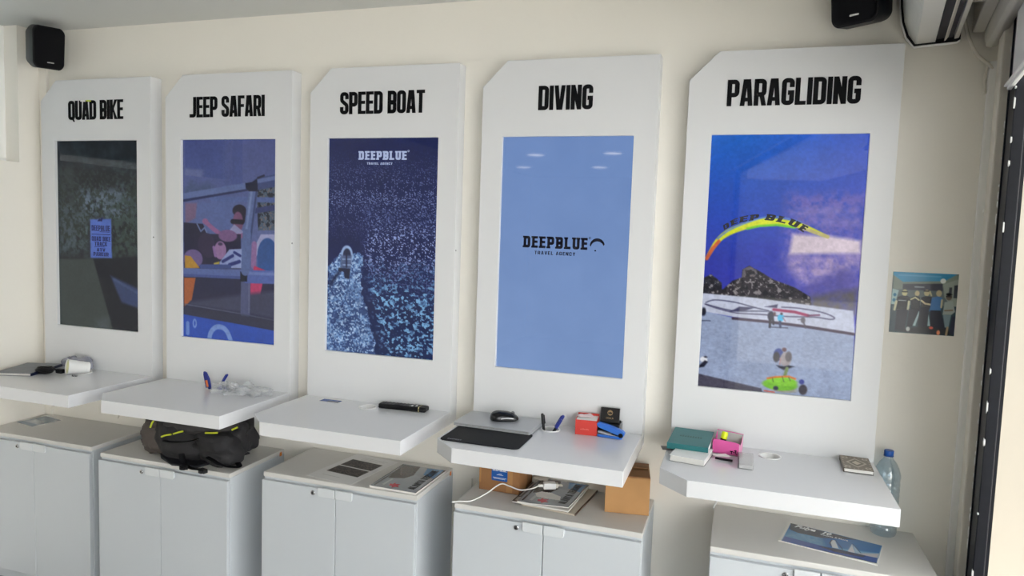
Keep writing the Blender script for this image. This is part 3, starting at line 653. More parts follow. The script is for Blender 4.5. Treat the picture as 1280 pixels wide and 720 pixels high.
# recessed lamps over the room behind the viewpoint, mirrored in the screens
for i, (x, y, lab) in enumerate(((-.56, -5.42, 'round recessed ceiling lamp mirrored at the top right of the pale blue screen'), (-1.53, -5.58, 'round recessed ceiling lamp mirrored at the top left of the pale blue screen'),
        (-1.04, -7.12, 'round recessed ceiling lamp mirrored lower right of the pale blue screen top'), (-2.17, -7.16, 'round recessed ceiling lamp mirrored lower left of the pale blue screen top'))):
    t = thing('ceiling_lamp', lab, 'lamp', (x, y, ZC), group='recessed ceiling lamps')
    obj('trim_ring', prism(new(), circ(0, 0, .13), -.012, .0, holes=[circ(0, 0, .105)]), M_white, t)
    obj('diffuser', prism(new(), circ(0, 0, .104), -.008, -.001), glow('lamp_glow', (255, 244, 226), 14.0), t)

# ------------------------------------------------------------------ display panels with their shelves
PW, PH, CA, CB, SXO, SZO, DEP, TH, SA, SB = 0.707, 1.454, 0.103, 0.101, 0.0903, 0.2126, 0.4595, 0.055, 0.096, 0.092
SW, SH = 0.529, 0.941
XS = (-2.5229, -1.7281, -0.9274, -0.1161, 0.6990)
TX = {'QUAD BIKE': (.187, .539), 'JEEP SAFARI': (.144, .562), 'SPEED BOAT': (.151, .554), 'DIVING': (.236, .455), 'PARAGLIDING': (.137, .580)}
GX, GY, GR = 0.358, -0.080, 0.035
def under_quad(im, X, Y, V):
    n = vnoise(X, Y, 9, 3, 4); f = vnoise(X, Y, 42, 8, 3)
    k = np.clip((f - .45) * 5, 0, 1) * np.clip(1.0 - np.abs(V - .38) / .30, 0, 1)
    im[:] = np.array((20, 25, 30.)) + (n[..., None] - .45) * np.array((30, 36, 40.)); im += k[..., None] * np.array((46, 60, 52.)) * (.5 + n[..., None])
def over_quad(im, X, Y, V):
    f = vnoise(X, Y, 36, 21, 4); m = np.clip((f - .52) * 9, 0, 1) * np.clip((.64 - V) * 8, 0, 1) * np.clip((V - .12) * 6, 0, 1)
    sg = ((X > .40) & (X < .66) & (V > .405) & (V < .62)); m = np.where(sg, 0, m) * .7
    im[:] = im * (1 - m[..., None]) + np.array((26, 36, 28.)) * m[..., None]
def under_jeep(im, X, Y, V): im[:] = np.array((76, 86, 142.)) + np.clip(V * 2.2, 0, 1)[..., None] * np.array((18, 20, 16.))
def under_boat(im, X, Y, V):
    lo = np.clip((V - .55) / .45, 0, 1)[..., None]; im[:] = np.array((20, 30, 78.)) * (1 - lo) + np.array((12, 30, 76.)) * lo
def over_jeep(im, X, Y, V): im[:] = im * .80 + np.array((70, 82, 124.)) * .08
def over_boat(im, X, Y, V):
    for f, thr, a, s, lo, hi in ((150, .68, .8, 2, .04, .5), (90, .625, .95, 5, .25, .75), (48, .60, 1, 9, .52, 1.3), (34, .645, .8, 12, .6, 1.4)):
        n = vnoise(X, Y * 1.3, f, s, 2); w = np.clip((V - lo) * 5, 0, 1) * np.clip((hi - V) * 5, 0, 1)
        wake = np.clip((X - .30 - np.clip(V - .62, 0, 1) * .55) * 10, .0, 1) if lo > .2 else 1
        m = np.clip((n - thr) * 16, 0, 1) * w * a * wake
        c = np.array((150, 168, 222.)) if lo < .5 else np.array((120, 172, 216.)); im[:] = im * (1 - m[..., None]) + c * m[..., None]
    n = vnoise(X, Y, 30, 40, 3); m = np.clip((n - .5) * 7, 0, 1) * np.clip((V - .5) * 6, 0, 1) * .35; im[:] = im * (1 - m[..., None]) + np.array((14, 34, 84.)) * m[..., None]
def under_dive(im, X, Y, V): im[:] = np.array((112, 142, 196.)) + V[..., None] * np.array((16, 14, 8.)) + (vnoise(X, Y, 4, 2)[..., None] - .5) * 8
def under_para(im, X, Y, V):
    t = np.clip(V / .55, 0, 1)[..., None]; r = np.clip(X * 1.2 - .3, 0, 1)[..., None]
    im[:] = np.array((36, 100, 196.)) * (1 - t) + np.array((50, 58, 168.)) * t + r * t * np.array((34, 26, 8.)) + r * (1 - t) * np.array((26, -12, -4.))
def over_para(im, X, Y, V):
    n = vnoise(X, Y * 2.0, 46, 6, 3); m = np.clip((V - .70) * 12, 0, 1) * .5; im += ((n - .5) * 44 * m)[..., None]
SCREENS = {'QUAD BIKE': ('quad', (22, 27, 32), under_quad, over_quad), 'JEEP SAFARI': ('jeep', (84, 95, 148), under_jeep, over_jeep), 'SPEED BOAT': ('boat', (20, 30, 76), under_boat, over_boat),
           'DIVING': ('dive', (125, 150, 200), under_dive, None), 'PARAGLIDING': ('para', (44, 80, 182), under_para, over_para)}
PLABEL = {'QUAD BIKE': 'white wall panel lettered QUAD BIKE with a dark screen of trees', 'JEEP SAFARI': 'white wall panel lettered JEEP SAFARI with people in an open car on its screen',
          'SPEED BOAT': 'white wall panel lettered SPEED BOAT with a dark sea on its screen', 'DIVING': 'white wall panel lettered DIVING with a plain pale blue screen',
          'PARAGLIDING': 'white wall panel lettered PARAGLIDING with a paraglider on its screen'}
M_logo_w = glow('screen_white', (176, 190, 226), .8); M_logo_n = mat('screen_navy', (8, 10, 30), .3); M_sign_n = glow('sign_navy', (20, 28, 84), .8)
def deepblue(bm, x0, x1, z0, z1, sx0, sx1, sz0, sz1, d=.0006):
    lettering(bm, 'DEEPBLUE', x0, x1, z0, z1, d, w=.62, t=.24, gap=.10, slab=.07)
    lettering(bm, 'TRAVEL AGENCY', sx0, sx1, sz0, sz1, d, w=.62, t=.2, gap=.2, slab=.0)
    prism(bm, circ(x1 + .008, z1, .0045, 10), -d, 0, 'y', holes=[circ(x1 + .008, z1, .0025, 10)]); return bm
for k, word in enumerate(TX):
    x0 = XS[k]; t = thing('display_panel', PLABEL[word], 'display panel', (x0, 0, Z0), group='activity display panels on the wall')
    out = [(0, -TH), (PW, -TH), (PW, PH), (CA, PH), (0, PH - CB)]
    hole = [(SXO, SZO), (SXO + SW, SZO), (SXO + SW, SZO + SH), (SXO, SZO + SH)]
    obj('board', prism(new(), out, 0.0, WY, 'y', holes=[hole]), M_lam, t, bev=.0015)
    sh = [(0, 0), (PW, 0), (PW, -DEP), (SA, -DEP), (0, -DEP + SB)]
    obj('shelf', prism(new(), sh, -TH, 0.0, holes=[circ(GX, GY, GR, 28)]), M_shelf, t, bev=.0015)
    g = prism(new(), circ(GX, GY, GR + .004, 28), 0.0, .0025, holes=[circ(GX, GY, GR - .002, 28)]); prism(g, circ(GX, GY, GR - .0005, 28), -.046, .0, holes=[circ(GX, GY, GR - .002, 28)]); prism(g, circ(GX, GY, GR - .001, 28), -.050, -.046)
    obj('cable_grommet', g, M_white, t)
    key, base, un, ov = SCREENS[word]
    nx = 200 if word in ('PARAGLIDING', 'JEEP SAFARI', 'SPEED BOAT') else 120
    s = picture('screen', SW, SH, nx, int(nx * SH / SW), base, PICTURES.get(key, []), t, True, .01, .03, under=un, over=ov)
    s.location = (SXO, .014, SZO)
    if word == 'SPEED BOAT':
        lg = obj('screen_logo', deepblue(new(), .239 - SXO, .469 - SXO, 1.062 - SZO, 1.099 - SZO, .279 - SXO, .402 - SXO, 1.041 - SZO, 1.051 - SZO), M_logo_w, s)
    if word == 'DIVING':
        b = deepblue(new(), .191 - SXO, .455 - SXO, .711 - SZO, .758 - SZO, .239 - SXO, .407 - SXO, .685 - SZO, .699 - SZO)
        up = arc(.494 - SXO, .728 - SZO, .030, 12, 178, 12); dn = arc(.494 - SXO, .720 - SZO, .026, 170, 20, 12); prism(b, up + dn, -.0006, 0, 'y'); prism(b, circ(.487 - SXO, .709 - SZO, .004, 8, .003), -.0006, 0, 'y')
        obj('screen_logo', b, M_logo_n, s)
    if word == 'QUAD BIKE':
        b = new(); L = lambda tx, a0, a1, v0, v1: lettering(b, tx, a0 * SW, a1 * SW, (1 - v1) * SH, (1 - v0) * SH, .0006, w=.55, t=.2, gap=.08, slab=.03)
        L('DEEPBLUE', .42, .645, .447, .476); L('QUAD BIKE', .42, .65, .506, .530); L('TRACK', .455, .61, .534, .556); L('ATV', .48, .585, .568, .586); L('PARKUR', .44, .625, .590, .611)
        for a0, a1, v in ((.42, .65, .496), (.455, .58, .5625), (.52, .64, .482)): prism(b, [(a0 * SW, (1 - v) * SH), (a1 * SW, (1 - v) * SH), (a1 * SW, (1 - v) * SH + .003), (a0 * SW, (1 - v) * SH + .003)], -.0006, 0, 'y')
        mk = prism(new(), [(.49 * SW, .575 * SH), (.55 * SW, .575 * SH), (.56 * SW, .60 * SH), (.53 * SW, .585 * SH), (.52 * SW, .592 * SH)], -.0006, 0, 'y')
        obj('screen_sign', b, M_sign_n, s); obj('screen_emblem', mk, M_sign_n, s)
    if word == 'PARAGLIDING':
        C = [(.115, .362), (.20, .333), (.315, .318), (.42, .317), (.55, .332), (.65, .360)]
        P = smooth_path([(a * SW, (1 - v) * SH, 0) for a, v in C], 12)
        def warp(a, z):
            f = min(max(a, 0), .9999) * (len(P) - 1); i = int(f); p = P[i].lerp(P[min(i + 1, len(P) - 1)], f - i); d = (P[min(i + 1, len(P) - 1)] - P[max(i, 0)]); d = d if d.length > 0 else P[-1] - P[-2]; d.normalize()
            return (p.x - d.y * z + z * .35 * d.x, p.y + d.x * z)
        obj('screen_lettering', lettering(new(), 'DEEP BLUE', 0, 1, -.010, .012, .0006, w=.6, t=.24, gap=.12, slab=.05, warp=warp), mat('screen_black', (12, 12, 26), .4), s)
    a, c = TX[word]
    ks = [-1] + [i for i, ch in enumerate(word) if ch == ' '] + [len(word)]
    for ia, ib in zip(ks, ks[1:]):
        lt = obj('lettering', lettering(new(), word, a, c, 1.2555, 1.350, .0022, only=(ia + 1, ib)), M_ink, t)
        if ia < 0: lt0 = lt
    if word == 'QUAD BIKE':
        for nm, xa, xb, mm in (('peeled_vinyl', .268, .302, M_white), ('peeled_vinyl', .306, .338, mat('acid_yellow', (206, 222, 60), .5))):
            obj(nm, prism(new(), [(xa, 1.345), (xb, 1.343), (xb - .002, 1.3505), (xa + .002, 1.3515)], -.0032, -.0022, 'y'), mm, lt0, label='strip of bare backing on the letter')
    if k < 3: obj('screw_hole', prism(new(), circ(.012 if k != 1 else .008, .686, .004, 10), PW - .001, PW + .0006, 'x'), M_grey, t)

# ------------------------------------------------------------------ cabinets
CABS = [(-2.596, -1.900, -.2909, -.2852), (-1.806, -1.094, -.2932, -.3228), (-.936, -.227, -.2651, -.3056), (-.0768, .6429, -.2753, -.2876), (.874, 1.562, -.2580, -.3420)]
CLABEL = ['white two-door cabinet in the left corner below the QUAD BIKE panel', 'white two-door cabinet carrying the black backpack', 'white two-door cabinet carrying a printed sheet and a magazine',
          'white two-door cabinet carrying two cardboard boxes', 'white two-door cabinet carrying the sailing brochure and the water bottle']
for k, (x0, x1, zt, yf) in enumerate(CABS):
    H = Z0 + zt; t = thing('cabinet', CLABEL[k], 'cabinet', (x0, 0, 0), group='white two-door cabinets under the shelves'); W = x1 - x0
    yb = yf + .018
    b = box(new(), 0, W, yb, WY - .002, .06, H - .020, .002); box(b, .03, W - .03, yb + .03, WY - .01, .0, .06)
    obj('body', b, M_cab, t)
    obj('top', box(new(), .0, W, yf + .010, WY - .002, H - .020, H, .003), M_ctop, t)
    xm = W / 2
    for a, c, side in ((.002, xm - .0015, -1), (xm + .0015, W - .002, 1)):
        d = obj('door', box(new(), a, c, yf - .002, yb - .001, .075, H - .030, .002), M_cab, t)
        hx0, hx1 = (c - .078, c - .0005) if side < 0 else (a + .0005, a + .078)
        pr = ([(hx0, H - .023), (hx0, H - .050), (hx0 + .003, H - .057), (hx0 + .010, H - .060), (hx1, H - .060), (hx1, H - .023)] if side < 0 else [(hx0, H - .023), (hx0, H - .060), (hx1 - .010, H - .060), (hx1 - .003, H - .057), (hx1, H - .050), (hx1, H - .023)])
        obj('handle', prism(new(), pr, yf - .010, yf - .002, 'y'), mat('handle_plastic', (212, 216, 219), .4), d, bev=.002)
        if side < 0:
            lk = lathe(new(), [(.0095, 0), (.0095, .003), (.0075, .005), (.0045, .005), (.0040, .003)], 20, Matrix.Translation((c - .103, yf - .002, H - .050)) @ Matrix.Rotation(math.radians(90), 4, 'X'))
            l = obj('lock', lk, M_chrome, d, smooth=30); obj('keyhole', box(new(), c - .1045, c - .1015, yf - .0078, yf - .006, H - .053, H - .047), M_gap, l)
    if k < 3: obj('sticker', box(new(), W - .0005, W + .0006, .030, .046, H - .026, H - .008), mat('orange_sticker', (232, 132, 40), .5), t, label='small orange sticker near the top back corner')
# ------------------------------------------------------------------ things on the wall and under the ceiling
def speaker(name, label, loc, rot, w=.165, h=.235, d=.15):
    t = thing(name, label, 'loudspeaker', loc, group='black wall loudspeakers'); t.rotation_euler = rot
    def shp(ww, hh, r):
        p = []
        for a, b in rrect(-ww / 2, -hh / 2, ww / 2, hh / 2, r, 6):
            f = 1 + .06 * (1 - (2 * b / hh) ** 2) - .05 * max(0, -b / hh * 2); p.append((a * f, b + .012 * math.copysign(1 - (2 * a / ww) ** 2, b)))
        return p
    b = new(); A = shp(w, h, .022); B = shp(w * .70, h * .86, .02)
    f = [b.verts.new((x, -d / 2, z)) for x, z in A]; m = [b.verts.new((x, -.01, z)) for x, z in A]; r = [b.verts.new((x, d / 2, z)) for x, z in B]; n = len(f)
    for p, q in ((f, m), (m, r)):
        for i in range(n): b.faces.new([p[i], p[(i + 1) % n], q[(i + 1) % n], q[i]])
    b.faces.new(f); b.faces.new(list(reversed(r)))
    obj('cabinet', b, M_blk, t, smooth=35, bev=.003)
    obj('grille', prism(new(), [(x * .93, z * .95) for x, z in A], -d / 2 - .006, -d / 2 + .001, 'y'), mat('black_grille', (10, 10, 14), .8, spec=.2, bump=.6, bscale=900), t, smooth=35, bev=.004)
    obj('badge', prism(new(), rrect(-.012, -h / 2 + .022, .020, -h / 2 + .0275, .0025), -d / 2 - .0075, -d / 2 - .005, 'y'), M_chrome, t)
    br = box(new(), -.02, .02, d / 2 - .005, d / 2 + .03, -.03, .03, .003); tube(br, [(0, d / 2 - .01, 0), (0, d / 2 + .035, 0)], .012, smooth=False)
    obj('bracket', br, M_blk, t); return t
speaker('loudspeaker', 'black loudspeaker high in the left corner above the QUAD BIKE panel', (-2.425, -.060, Z0 + 1.602), (math.radians(9), math.radians(-3), math.radians(76)), w=.145, h=.188, d=.12)
speaker('loudspeaker', 'black loudspeaker above the PARAGLIDING panel beside the air conditioner', (1.262, -.050, Z0 + 1.640), (math.radians(8), math.radians(0), math.radians(-36)), w=.165, h=.255, d=.14)
# air conditioner along the skewed glass front
ac = thing('air_conditioner', 'white split air conditioner high on the right beside the glass front', 'air conditioner', (PX, PY, Z0 + .012), SK)
full = [(.125, 1.452), (.135, 1.446), (.255, 1.441), (.278, 1.472), (.294, 1.52), (.302, 1.57), (.305, 1.62), (.303, 1.70), (.125, 1.70)]
body = [(.128, 1.452), (.142, 1.449), (.146, 1.50), (.190, 1.515), (.196, 1.446), (.228, 1.4435), (.228, 1.70), (.128, 1.70)]
A0, A1 = -.088, -.90
obj('housing', prism(new(), body, A1, A0, 'x'), M_offw, ac, bev=.002)
obj('lower_panel', prism(new(), [(.196, 1.4445), (.250, 1.4425), (.250, 1.452), (.196, 1.455)], A1, A0 - .001, 'x'), mat('ac_panel', (222, 220, 212), .4), ac)
obj('front_panel', prism(new(), [(.2505, 1.443), (.255, 1.443), (.276, 1.474), (.292, 1.521), (.300, 1.571), (.303, 1.62), (.301, 1.70), (.229, 1.70), (.229, 1.455)], A1, A0 - .001, 'x'), mat('ac_front', (206, 208, 202), .35, mottle=.10, mscale=60), ac, smooth=30)
obj('outlet', prism(new(), [(.1465, 1.499), (.1895, 1.513), (.193, 1.452), (.146, 1.455)], A1 + .005, A0 - .004, 'x'), mat('ac_outlet', (40, 38, 46), .6), ac)
obj('louvre', prism(new(), [(.160, 1.4515), (.1635, 1.4505), (.172, 1.440), (.1685, 1.440)], A1 + .02, A0 - .025, 'x'), M_offw, ac)
k2 = lambda s: [((q - .16) * s + .16, (z - 1.60) * s + 1.60) for q, z in full]
obj('gasket', prism(new(), k2(1.03), A0, A0 + .003, 'x'), M_blk, ac)
obj('end_cap', prism(new(), k2(1.06), A0 + .003, A0 + .018, 'x'), M_white, ac, bev=.003)
obj('bracket', box(box(new(), -.60, -.22, .085, .13, 1.53, 1.55), -.36, -.345, .085, .13, 1.49, 1.56), M_offw, ac)
b = prism(new(), [(.052, 1.492), (.088, 1.492), (.088, 1.72), (.052, 1.72)], -L_R + .3, -.020, 'x')
place(struct('trim_3', b, mat('pelmet_grey', (188, 184, 174), .6), bev=.004), (PX, PY, Z0), SK)
bl = thing('roller_blind', 'white roller blind along the top of the right-hand glass front', 'blind', (PX, PY, Z0), SK)
cas = [(-.004, 1.470), (.004, 1.452), (.030, 1.438), (.046, 1.445), (.052, 1.475), (.050, 1.60), (.040, 1.66), (-.004, 1.70)]
obj('cassette', prism(new(), cas, -1.34, -.020, 'x'), mat('blind_cassette', (196, 193, 184), .5), bl, smooth=40, bev=.003)
obj('fabric', box(new(), -1.28, -.395, .008, .0095, 1.255, 1.47), mat('blind_fabric', (222, 222, 220), .8), bl)
obj('bottom_rail', box(box(new(), -1.30, -.345, .002, .014, 1.238, 1.264, .002), -1.30, -.350, .014, .022, 1.246, 1.252), M_white, bl)
tr = thing('cable_trunking', 'slim white cable trunking running down the right corner of the wall', 'trunking', (1.668, WY, 0))
obj('channel', box(new(), .004, .030, -.016, 0, .02, Z0 + 1.396, .002), M_white, tr)
obj('cover', box(new(), .006, .028, -.019, -.016, .02, Z0 + 1.38, .001), M_white, tr)
cb = obj('air_conditioner_cable', tube(tube(new(), [(1.585, .035, Z0 + 1.53), (1.600, .040, Z0 + 1.475), (1.632, .048, Z0 + 1.418), (1.668, .052, Z0 + 1.385), (1.682, .054, Z0 + 1.37)], .006), [(1.668, .056, Z0 + 1.388), (1.664, .060, Z0 + 1.34), (1.668, .060, Z0 + 1.29)], .004), M_offw, smooth=180)
tag(cb, 'pale cable drooping from the air conditioner to the trunking in the corner', 'cable')
hk = tag(obj('latch', lathe(new(), [(.012, 0), (.012, .006), (.006, .016)], 14, Matrix.Translation((PX - .048 * DX, PY - .048 * DY, Z0 + .895)) @ Matrix.Rotation(math.radians(-90), 4, 'Y')), M_white), 'small white stop fixed to the narrow strip beside the dark frame', 'door stop')
ph = thing('group_photograph', 'unframed photograph of five men in T-shirts stuck on the wall', 'photograph', (1.434, WY, Z0 + .462))
crew = picture('print', .204, .216, 110, 116, (96, 108, 110), PICTURES['crew'], ph, False, .002, .25, edge=M_paper); crew.location = (0, -.0025, 0)

# ------------------------------------------------------------------ QUAD BIKE shelf
def sheet_obj(name, pts, thick, m, parent=None, z=0.0): return obj(name, prism(new(), pts, z, z + thick), m, parent)
t = thing('magazine', 'dark-edged magazine lying open-cornered in the left corner of the QUAD BIKE shelf', 'magazine', (-2.425, -.165, Z0), math.radians(20))
b = new()
for k in range(5): box(b, -.085 + .002 * k, .085 - .001 * k, -.125, .125 - .002 * k, .0015 + .002 * k, .0032 + .002 * k)
obj('pages', b, M_paper, t); obj('cover', box(box(new(), -.087, .088, -.127, .127, .0, .0015), -.087, .087, -.127, .126, .0118, .0135), mat('slate_cover', (98, 104, 112), .4, mottle=.25, mscale=20), t)
obj('spine', box(new(), .0865, .0895, -.127, .127, .0, .0135), mat('navy_spine', (28, 36, 62), .4), t)
b = new(); rr = random.Random(3)
for k in range(7):
    r1, r2 = .040 + rr.uniform(-.006, .010), .026 + rr.uniform(-.004, .006); z = .0085 + k * .0035; ox, oy = rr.uniform(-.006, .006), rr.uniform(-.005, .005)
    tube(b, [(ox + r1 * math.cos(a), oy + r2 * math.sin(a), z + .002 * math.sin(2 * a + k)) for a in [2 * math.pi * i / 14 for i in range(15)]], .0042, 7, smooth=True)
tube(b, [(.03, .01, .02), (.045, .022, .018), (.050, .024, .012)], .004)
t = thing('cable_coil', 'black power cable coiled in front of the magazine on the QUAD BIKE shelf', 'cable', (-2.300, -.180, Z0))
obj('cable', b, M_blk, t, smooth=180); obj('plug', box(new(), .040, .078, .020, .046, .0005, .022, .005), M_blk, t); obj('connector', box(new(), .005, .035, -.01, .012, .030, .038, .002), M_blk, t)
b = blob(new(), (0, 0, .030), (.10, .020, .034), .8, .010, 22, 3, 44, 22, flat=.001)
t = tag(place(obj('plastic_packet', b, [mat('silver_film', (150, 152, 166), .25, metal=.4)], smooth=180), (-2.262, -.034, Z0), math.radians(3)), 'crumpled silver plastic packet behind the paper cup', 'packet')
ct = thing('paper_cup', 'white paper cup lying on its side on the QUAD BIKE shelf', 'cup', (-2.150, -.100, Z0 + .0015), math.radians(62))
Mc = Matrix.Translation((.028, 0, .0255)) @ Matrix.Rotation(math.radians(-82), 4, 'Y')
cup = lathe(new(), [(.024, .0), (.0255, .0), (.0362, .092), (.0378, .094), (.0378, .0965), (.0355, .0965), (.0345, .092), (.0240, .004), (.0005, .004)], 36, Mc, cap=False)
obj('cup_wall', cup, M_white, ct, smooth=50); obj('base', lathe(new(), [(.0225, .001), (.0225, .003), (.0, .003)], 32, Mc, cap=False), M_white, ct)
obj('lining', lathe(new(), [(.0238, .0045), (.0343, .0915)], 32, Mc, cap=False), mat('cream_card', (226, 224, 186), .6), ct, smooth=180)
b = box(new(), -.008, .004, -.006, .006, 0, .006, .001); box(b, .008, .018, -.004, .004, 0, .007, .002)
tag(place(obj('cable_clip', b, M_grey), (-2.128, -.168, Z0)), 'tiny grey and white clip in front of the paper cup', 'clip')
b = tube(new(), [(-2.02, .045, Z0 - .056), (-2.018, .04, Z0 - .10), (-2.03, .03, Z0 - .15), (-2.06, .05, Z0 - .19), (-2.10, .058, Z0 - .26)], .003)
tag(obj('hanging_cable', b, M_offw, smooth=180), 'thin cable hanging below the QUAD BIKE shelf against the wall', 'cable')
b = box(new(), -1.955, -1.935, .040, WY, Z0 - .112, Z0 - .062, .003); box(b, -1.951, -1.939, .034, .041, Z0 - .10, Z0 - .075, .002)
tag(obj('wall_clip', b, M_grey), 'small grey clip on the wall under the right end of the QUAD BIKE shelf', 'clip')
t = thing('leaflet', 'small blue-grey leaflet on the left corner cabinet', 'leaflet', (-2.575, -.125, Z0 - .2909))
p_ = picture('print', .145, .145, 40, 40, (150, 160, 168), [('P', (96, 112, 128), [(.0, .0), (1, .0), (1, .5), (.0, .4)], .3), ('P', (190, 196, 200), [(.2, .45), (.7, .35), (.75, .6), (.25, .7)], .6), ('P', (110, 124, 140), [(0, .8), (1, .75), (1, 1), (0, 1)], .3)], t, False, .0012, .25, plane='xy', edge=M_paper)
p_.rotation_euler = (0, 0, math.radians(-10))

# ------------------------------------------------------------------ JEEP SAFARI shelf
def pen(name, label, p0, p1, r, m, cap=None, cat='pen', group=None, clip=True):
    a, c = Vector(p0), Vector(p1); d = c - a; L = d.length; Mx = Matrix.Translation(a) @ d.to_track_quat('Z', 'Y').to_matrix().to_4x4()
    t = thing(name, label, cat, p0, group=group); t.matrix_world = Mx
    obj('barrel', lathe(new(), [(r * .25, 0), (r * .8, .012), (r, .02), (r, L * .72)], 12), m, t, smooth=40)
    cp = lathe(new(), [(r * 1.15, L * .60), (r * 1.2, L * .62), (r * 1.1, L - .004), (r * .8, L)], 12)
    if clip: box(cp, -.0018, .0018, r * 1.1, r * 1.1 + .003, L * .62, L - .006)
    obj('cap', cp, cap or m, t, smooth=40); return t
gx2 = XS[1] + GX
pen('ballpoint_pen', 'slim bright blue pen leaning right out of the JEEP SAFARI shelf hole', (gx2 - .008, -.078, Z0 - .043), (gx2 + .062, -.070, Z0 + .070), .0045, mat('bright_blue', (30, 96, 200), .35), M_navy)
t = thing('glue_stick', 'wide blue tube with an orange label leaning in the JEEP SAFARI shelf hole', 'glue tube', (gx2 - .022, -.082, Z0 - .044)); t.rotation_euler = (0, math.radians(-14), 0)
bm_ = new(); prism(bm_, [(-.013, .0), (.013, .0), (.013, .085), (.004, .118), (-.008, .125), (-.013, .11)], -.006, .006, 'y')
obj('tube', bm_, M_navy, t, bev=.003); obj('label', box(new(), -.006, .006, -.0072, -.006, .050, .082, .0005), mat('orange_label', (226, 120, 60), .5), t)
b = tube(new(), [(gx2 + .030, -.095, Z0 + .008), (gx2 + .042, -.085, Z0 + .012), (gx2 + .060, -.080, Z0 + .009)], .008); box(b, gx2 + .028, gx2 + .05, -.10, -.085, Z0, Z0 + .010, .002)
tag(obj('pen_cap', b, M_navy, smooth=40), 'dark blue pen cap lying beside the JEEP SAFARI shelf hole', 'pen cap')
b = blob(new(), (0, 0, .016), (.150, .062, .030), .9, .026, 17, 5, 90, 44, flat=.001)
tag(place(obj('plastic_bag', b, film('clear_bag', (252, 252, 253), .35, .15, .17), smooth=25), (-1.195, -.112, Z0), math.radians(6)), 'crumpled clear plastic bag at the right of the JEEP SAFARI shelf', 'plastic bag')

# ------------------------------------------------------------------ backpack on the second cabinet
bp = thing('backpack', 'slack black backpack squeezed between the JEEP SAFARI shelf and the cabinet', 'backpack', (-1.365, -.125, Z0 - .2932))
def slump(p):
    f = (p.x + .26) / .52; p = p.copy(); p.z *= 1.0 + .05 * math.sin(f * 7) - .22 * max(0, f - .8) * 3 - .10 * max(0, .2 - f) * 3
    p.y -= .03 * math.sin(f * 5.0) * (1 if p.y < 0 else 0) + .035 * f; return p
def folds(b, amp, fr, seed):
    for v in b.verts:
        a = mnoise.noise(Vector((v.co.x * fr * .7 + seed, v.co.y * fr * .5, v.co.z * fr * 2.2))); v.co += Vector((0, -1, .35)) * amp * (abs(a) ** .7) * -1
    for v in b.verts: v.co.z = max(v.co.z, .0015)
    return b
obj('main_bag', folds(blob(new(), (.0, .0, .106), (.245, .135, .112), .62, .016, 7, 2, 90, 50, flat=.002, fn=slump), .012, 14, 3), M_bag, bp, smooth=180)
obj('side_panel', folds(blob(new(), (-.205, -.030, .085), (.090, .125, .098), .75, .012, 14, 6, 60, 40, flat=.001), .020, 24, 9), M_bag2, bp, smooth=180)
obj('front_pocket', folds(blob(new(), (.125, -.105, .080), (.125, .075, .088), .75, .014, 9, 4, 60, 40, flat=.001, fn=lambda p: Vector((p.x, p.y - p.x * .15 + .02 * (p.z < 0), p.z))), .010, 16, 5), M_bag, bp, smooth=180)
obj('top_flap', folds(blob(new(), (.02, -.085, .168), (.20, .095, .034), .8, .012, 11, 12, 60, 24), .008, 18, 2), mat('dark_grey_nylon', (56, 53, 54), .7, bump=.3, bscale=170), bp, smooth=180)
b = prism(new(), [(-.275, -.02), (-.24, .08), (.18, .06), (.10, -.185), (-.02, -.205), (-.13, -.15)], .0, .010)
obj('base_panel', b, mat('navy_nylon', (22, 23, 32), .7), bp, bev=.004)
for pts in ([(.02, -.19, .055), (.05, -.205, .020), (.10, -.215, .008), (.15, -.205, .008)], [(.14, -.17, .05), (.22, -.17, .025), (.27, -.13, .012), (.24, -.10, .02)], [(-.10, -.16, .09), (-.02, -.185, .10), (.06, -.19, .115), (.10, -.16, .13)]):
    obj('strap', tube(new(), pts, .012, 8, flat=.25), M_blk, bp, smooth=50)
for x, y, rz in ((.065, -.222, 20), (.168, -.226, -15)):
    Mb = Matrix.Translation((x, y, .012)) @ Matrix.Rotation(math.radians(rz), 4, 'Z'); b = box(new(), -.018, .018, -.011, .011, -.010, .008, .003, Mb); box(b, -.010, .010, -.018, -.009, -.009, .004, .002, Mb); obj('buckle', b, M_blk, bp)
for pts in ([(-.19, -.150, .135), (-.185, -.145, .155), (-.18, -.14, .165)], [(-.10, -.178, .112), (-.07, -.182, .124), (-.045, -.180, .130)], [(-.03, -.182, .135), (.0, -.184, .146), (.02, -.180, .152)], [(.135, -.176, .158), (.165, -.172, .160), (.19, -.165, .162)], [(.225, -.12, .166), (.24, -.10, .176)]):
    obj('piping', tube(new(), pts, .0042, 6), mat('acid_piping', (196, 206, 50), .6), bp, smooth=50, label='acid yellow piping')

# ------------------------------------------------------------------ SPEED BOAT shelf
t = thing('card', 'small dark blue printed card at the left of the SPEED BOAT shelf', 'card', (-.812, -.080, Z0))
picture('print', .094, .042, 40, 20, (58, 84, 140), [('P', (90, 110, 160), [(.05, .1), (.5, .1), (.5, .4), (.05, .4)], .6), ('P', (40, 60, 110), [(.4, .5), (1, .4), (1, 1), (.4, 1)], .6)], t, False, .0015, .25, plane='xy', edge=M_paper)
rm = thing('remote_control', 'black remote control lying on the SPEED BOAT shelf', 'remote control', (-.416, -.048, Z0), math.radians(3.5))
obj('case', box(new(), -.108, .108, -.024, .024, .0, .021, .006), M_blk, rm)
b = new()
for i in range(9):
    for j in range(3): prism(b, circ(-.085 + i * .017, -.012 + j * .012, .0042, 8), .0205, .0225)
obj('buttons', b, mat('grey_rubber', (72, 72, 78), .7), rm)
obj('print', box(box(new(), .030, .052, -.016, .004, .0208, .0214), .056, .064, -.01, .008, .0208, .0214), M_white, rm, label='white printed keys')
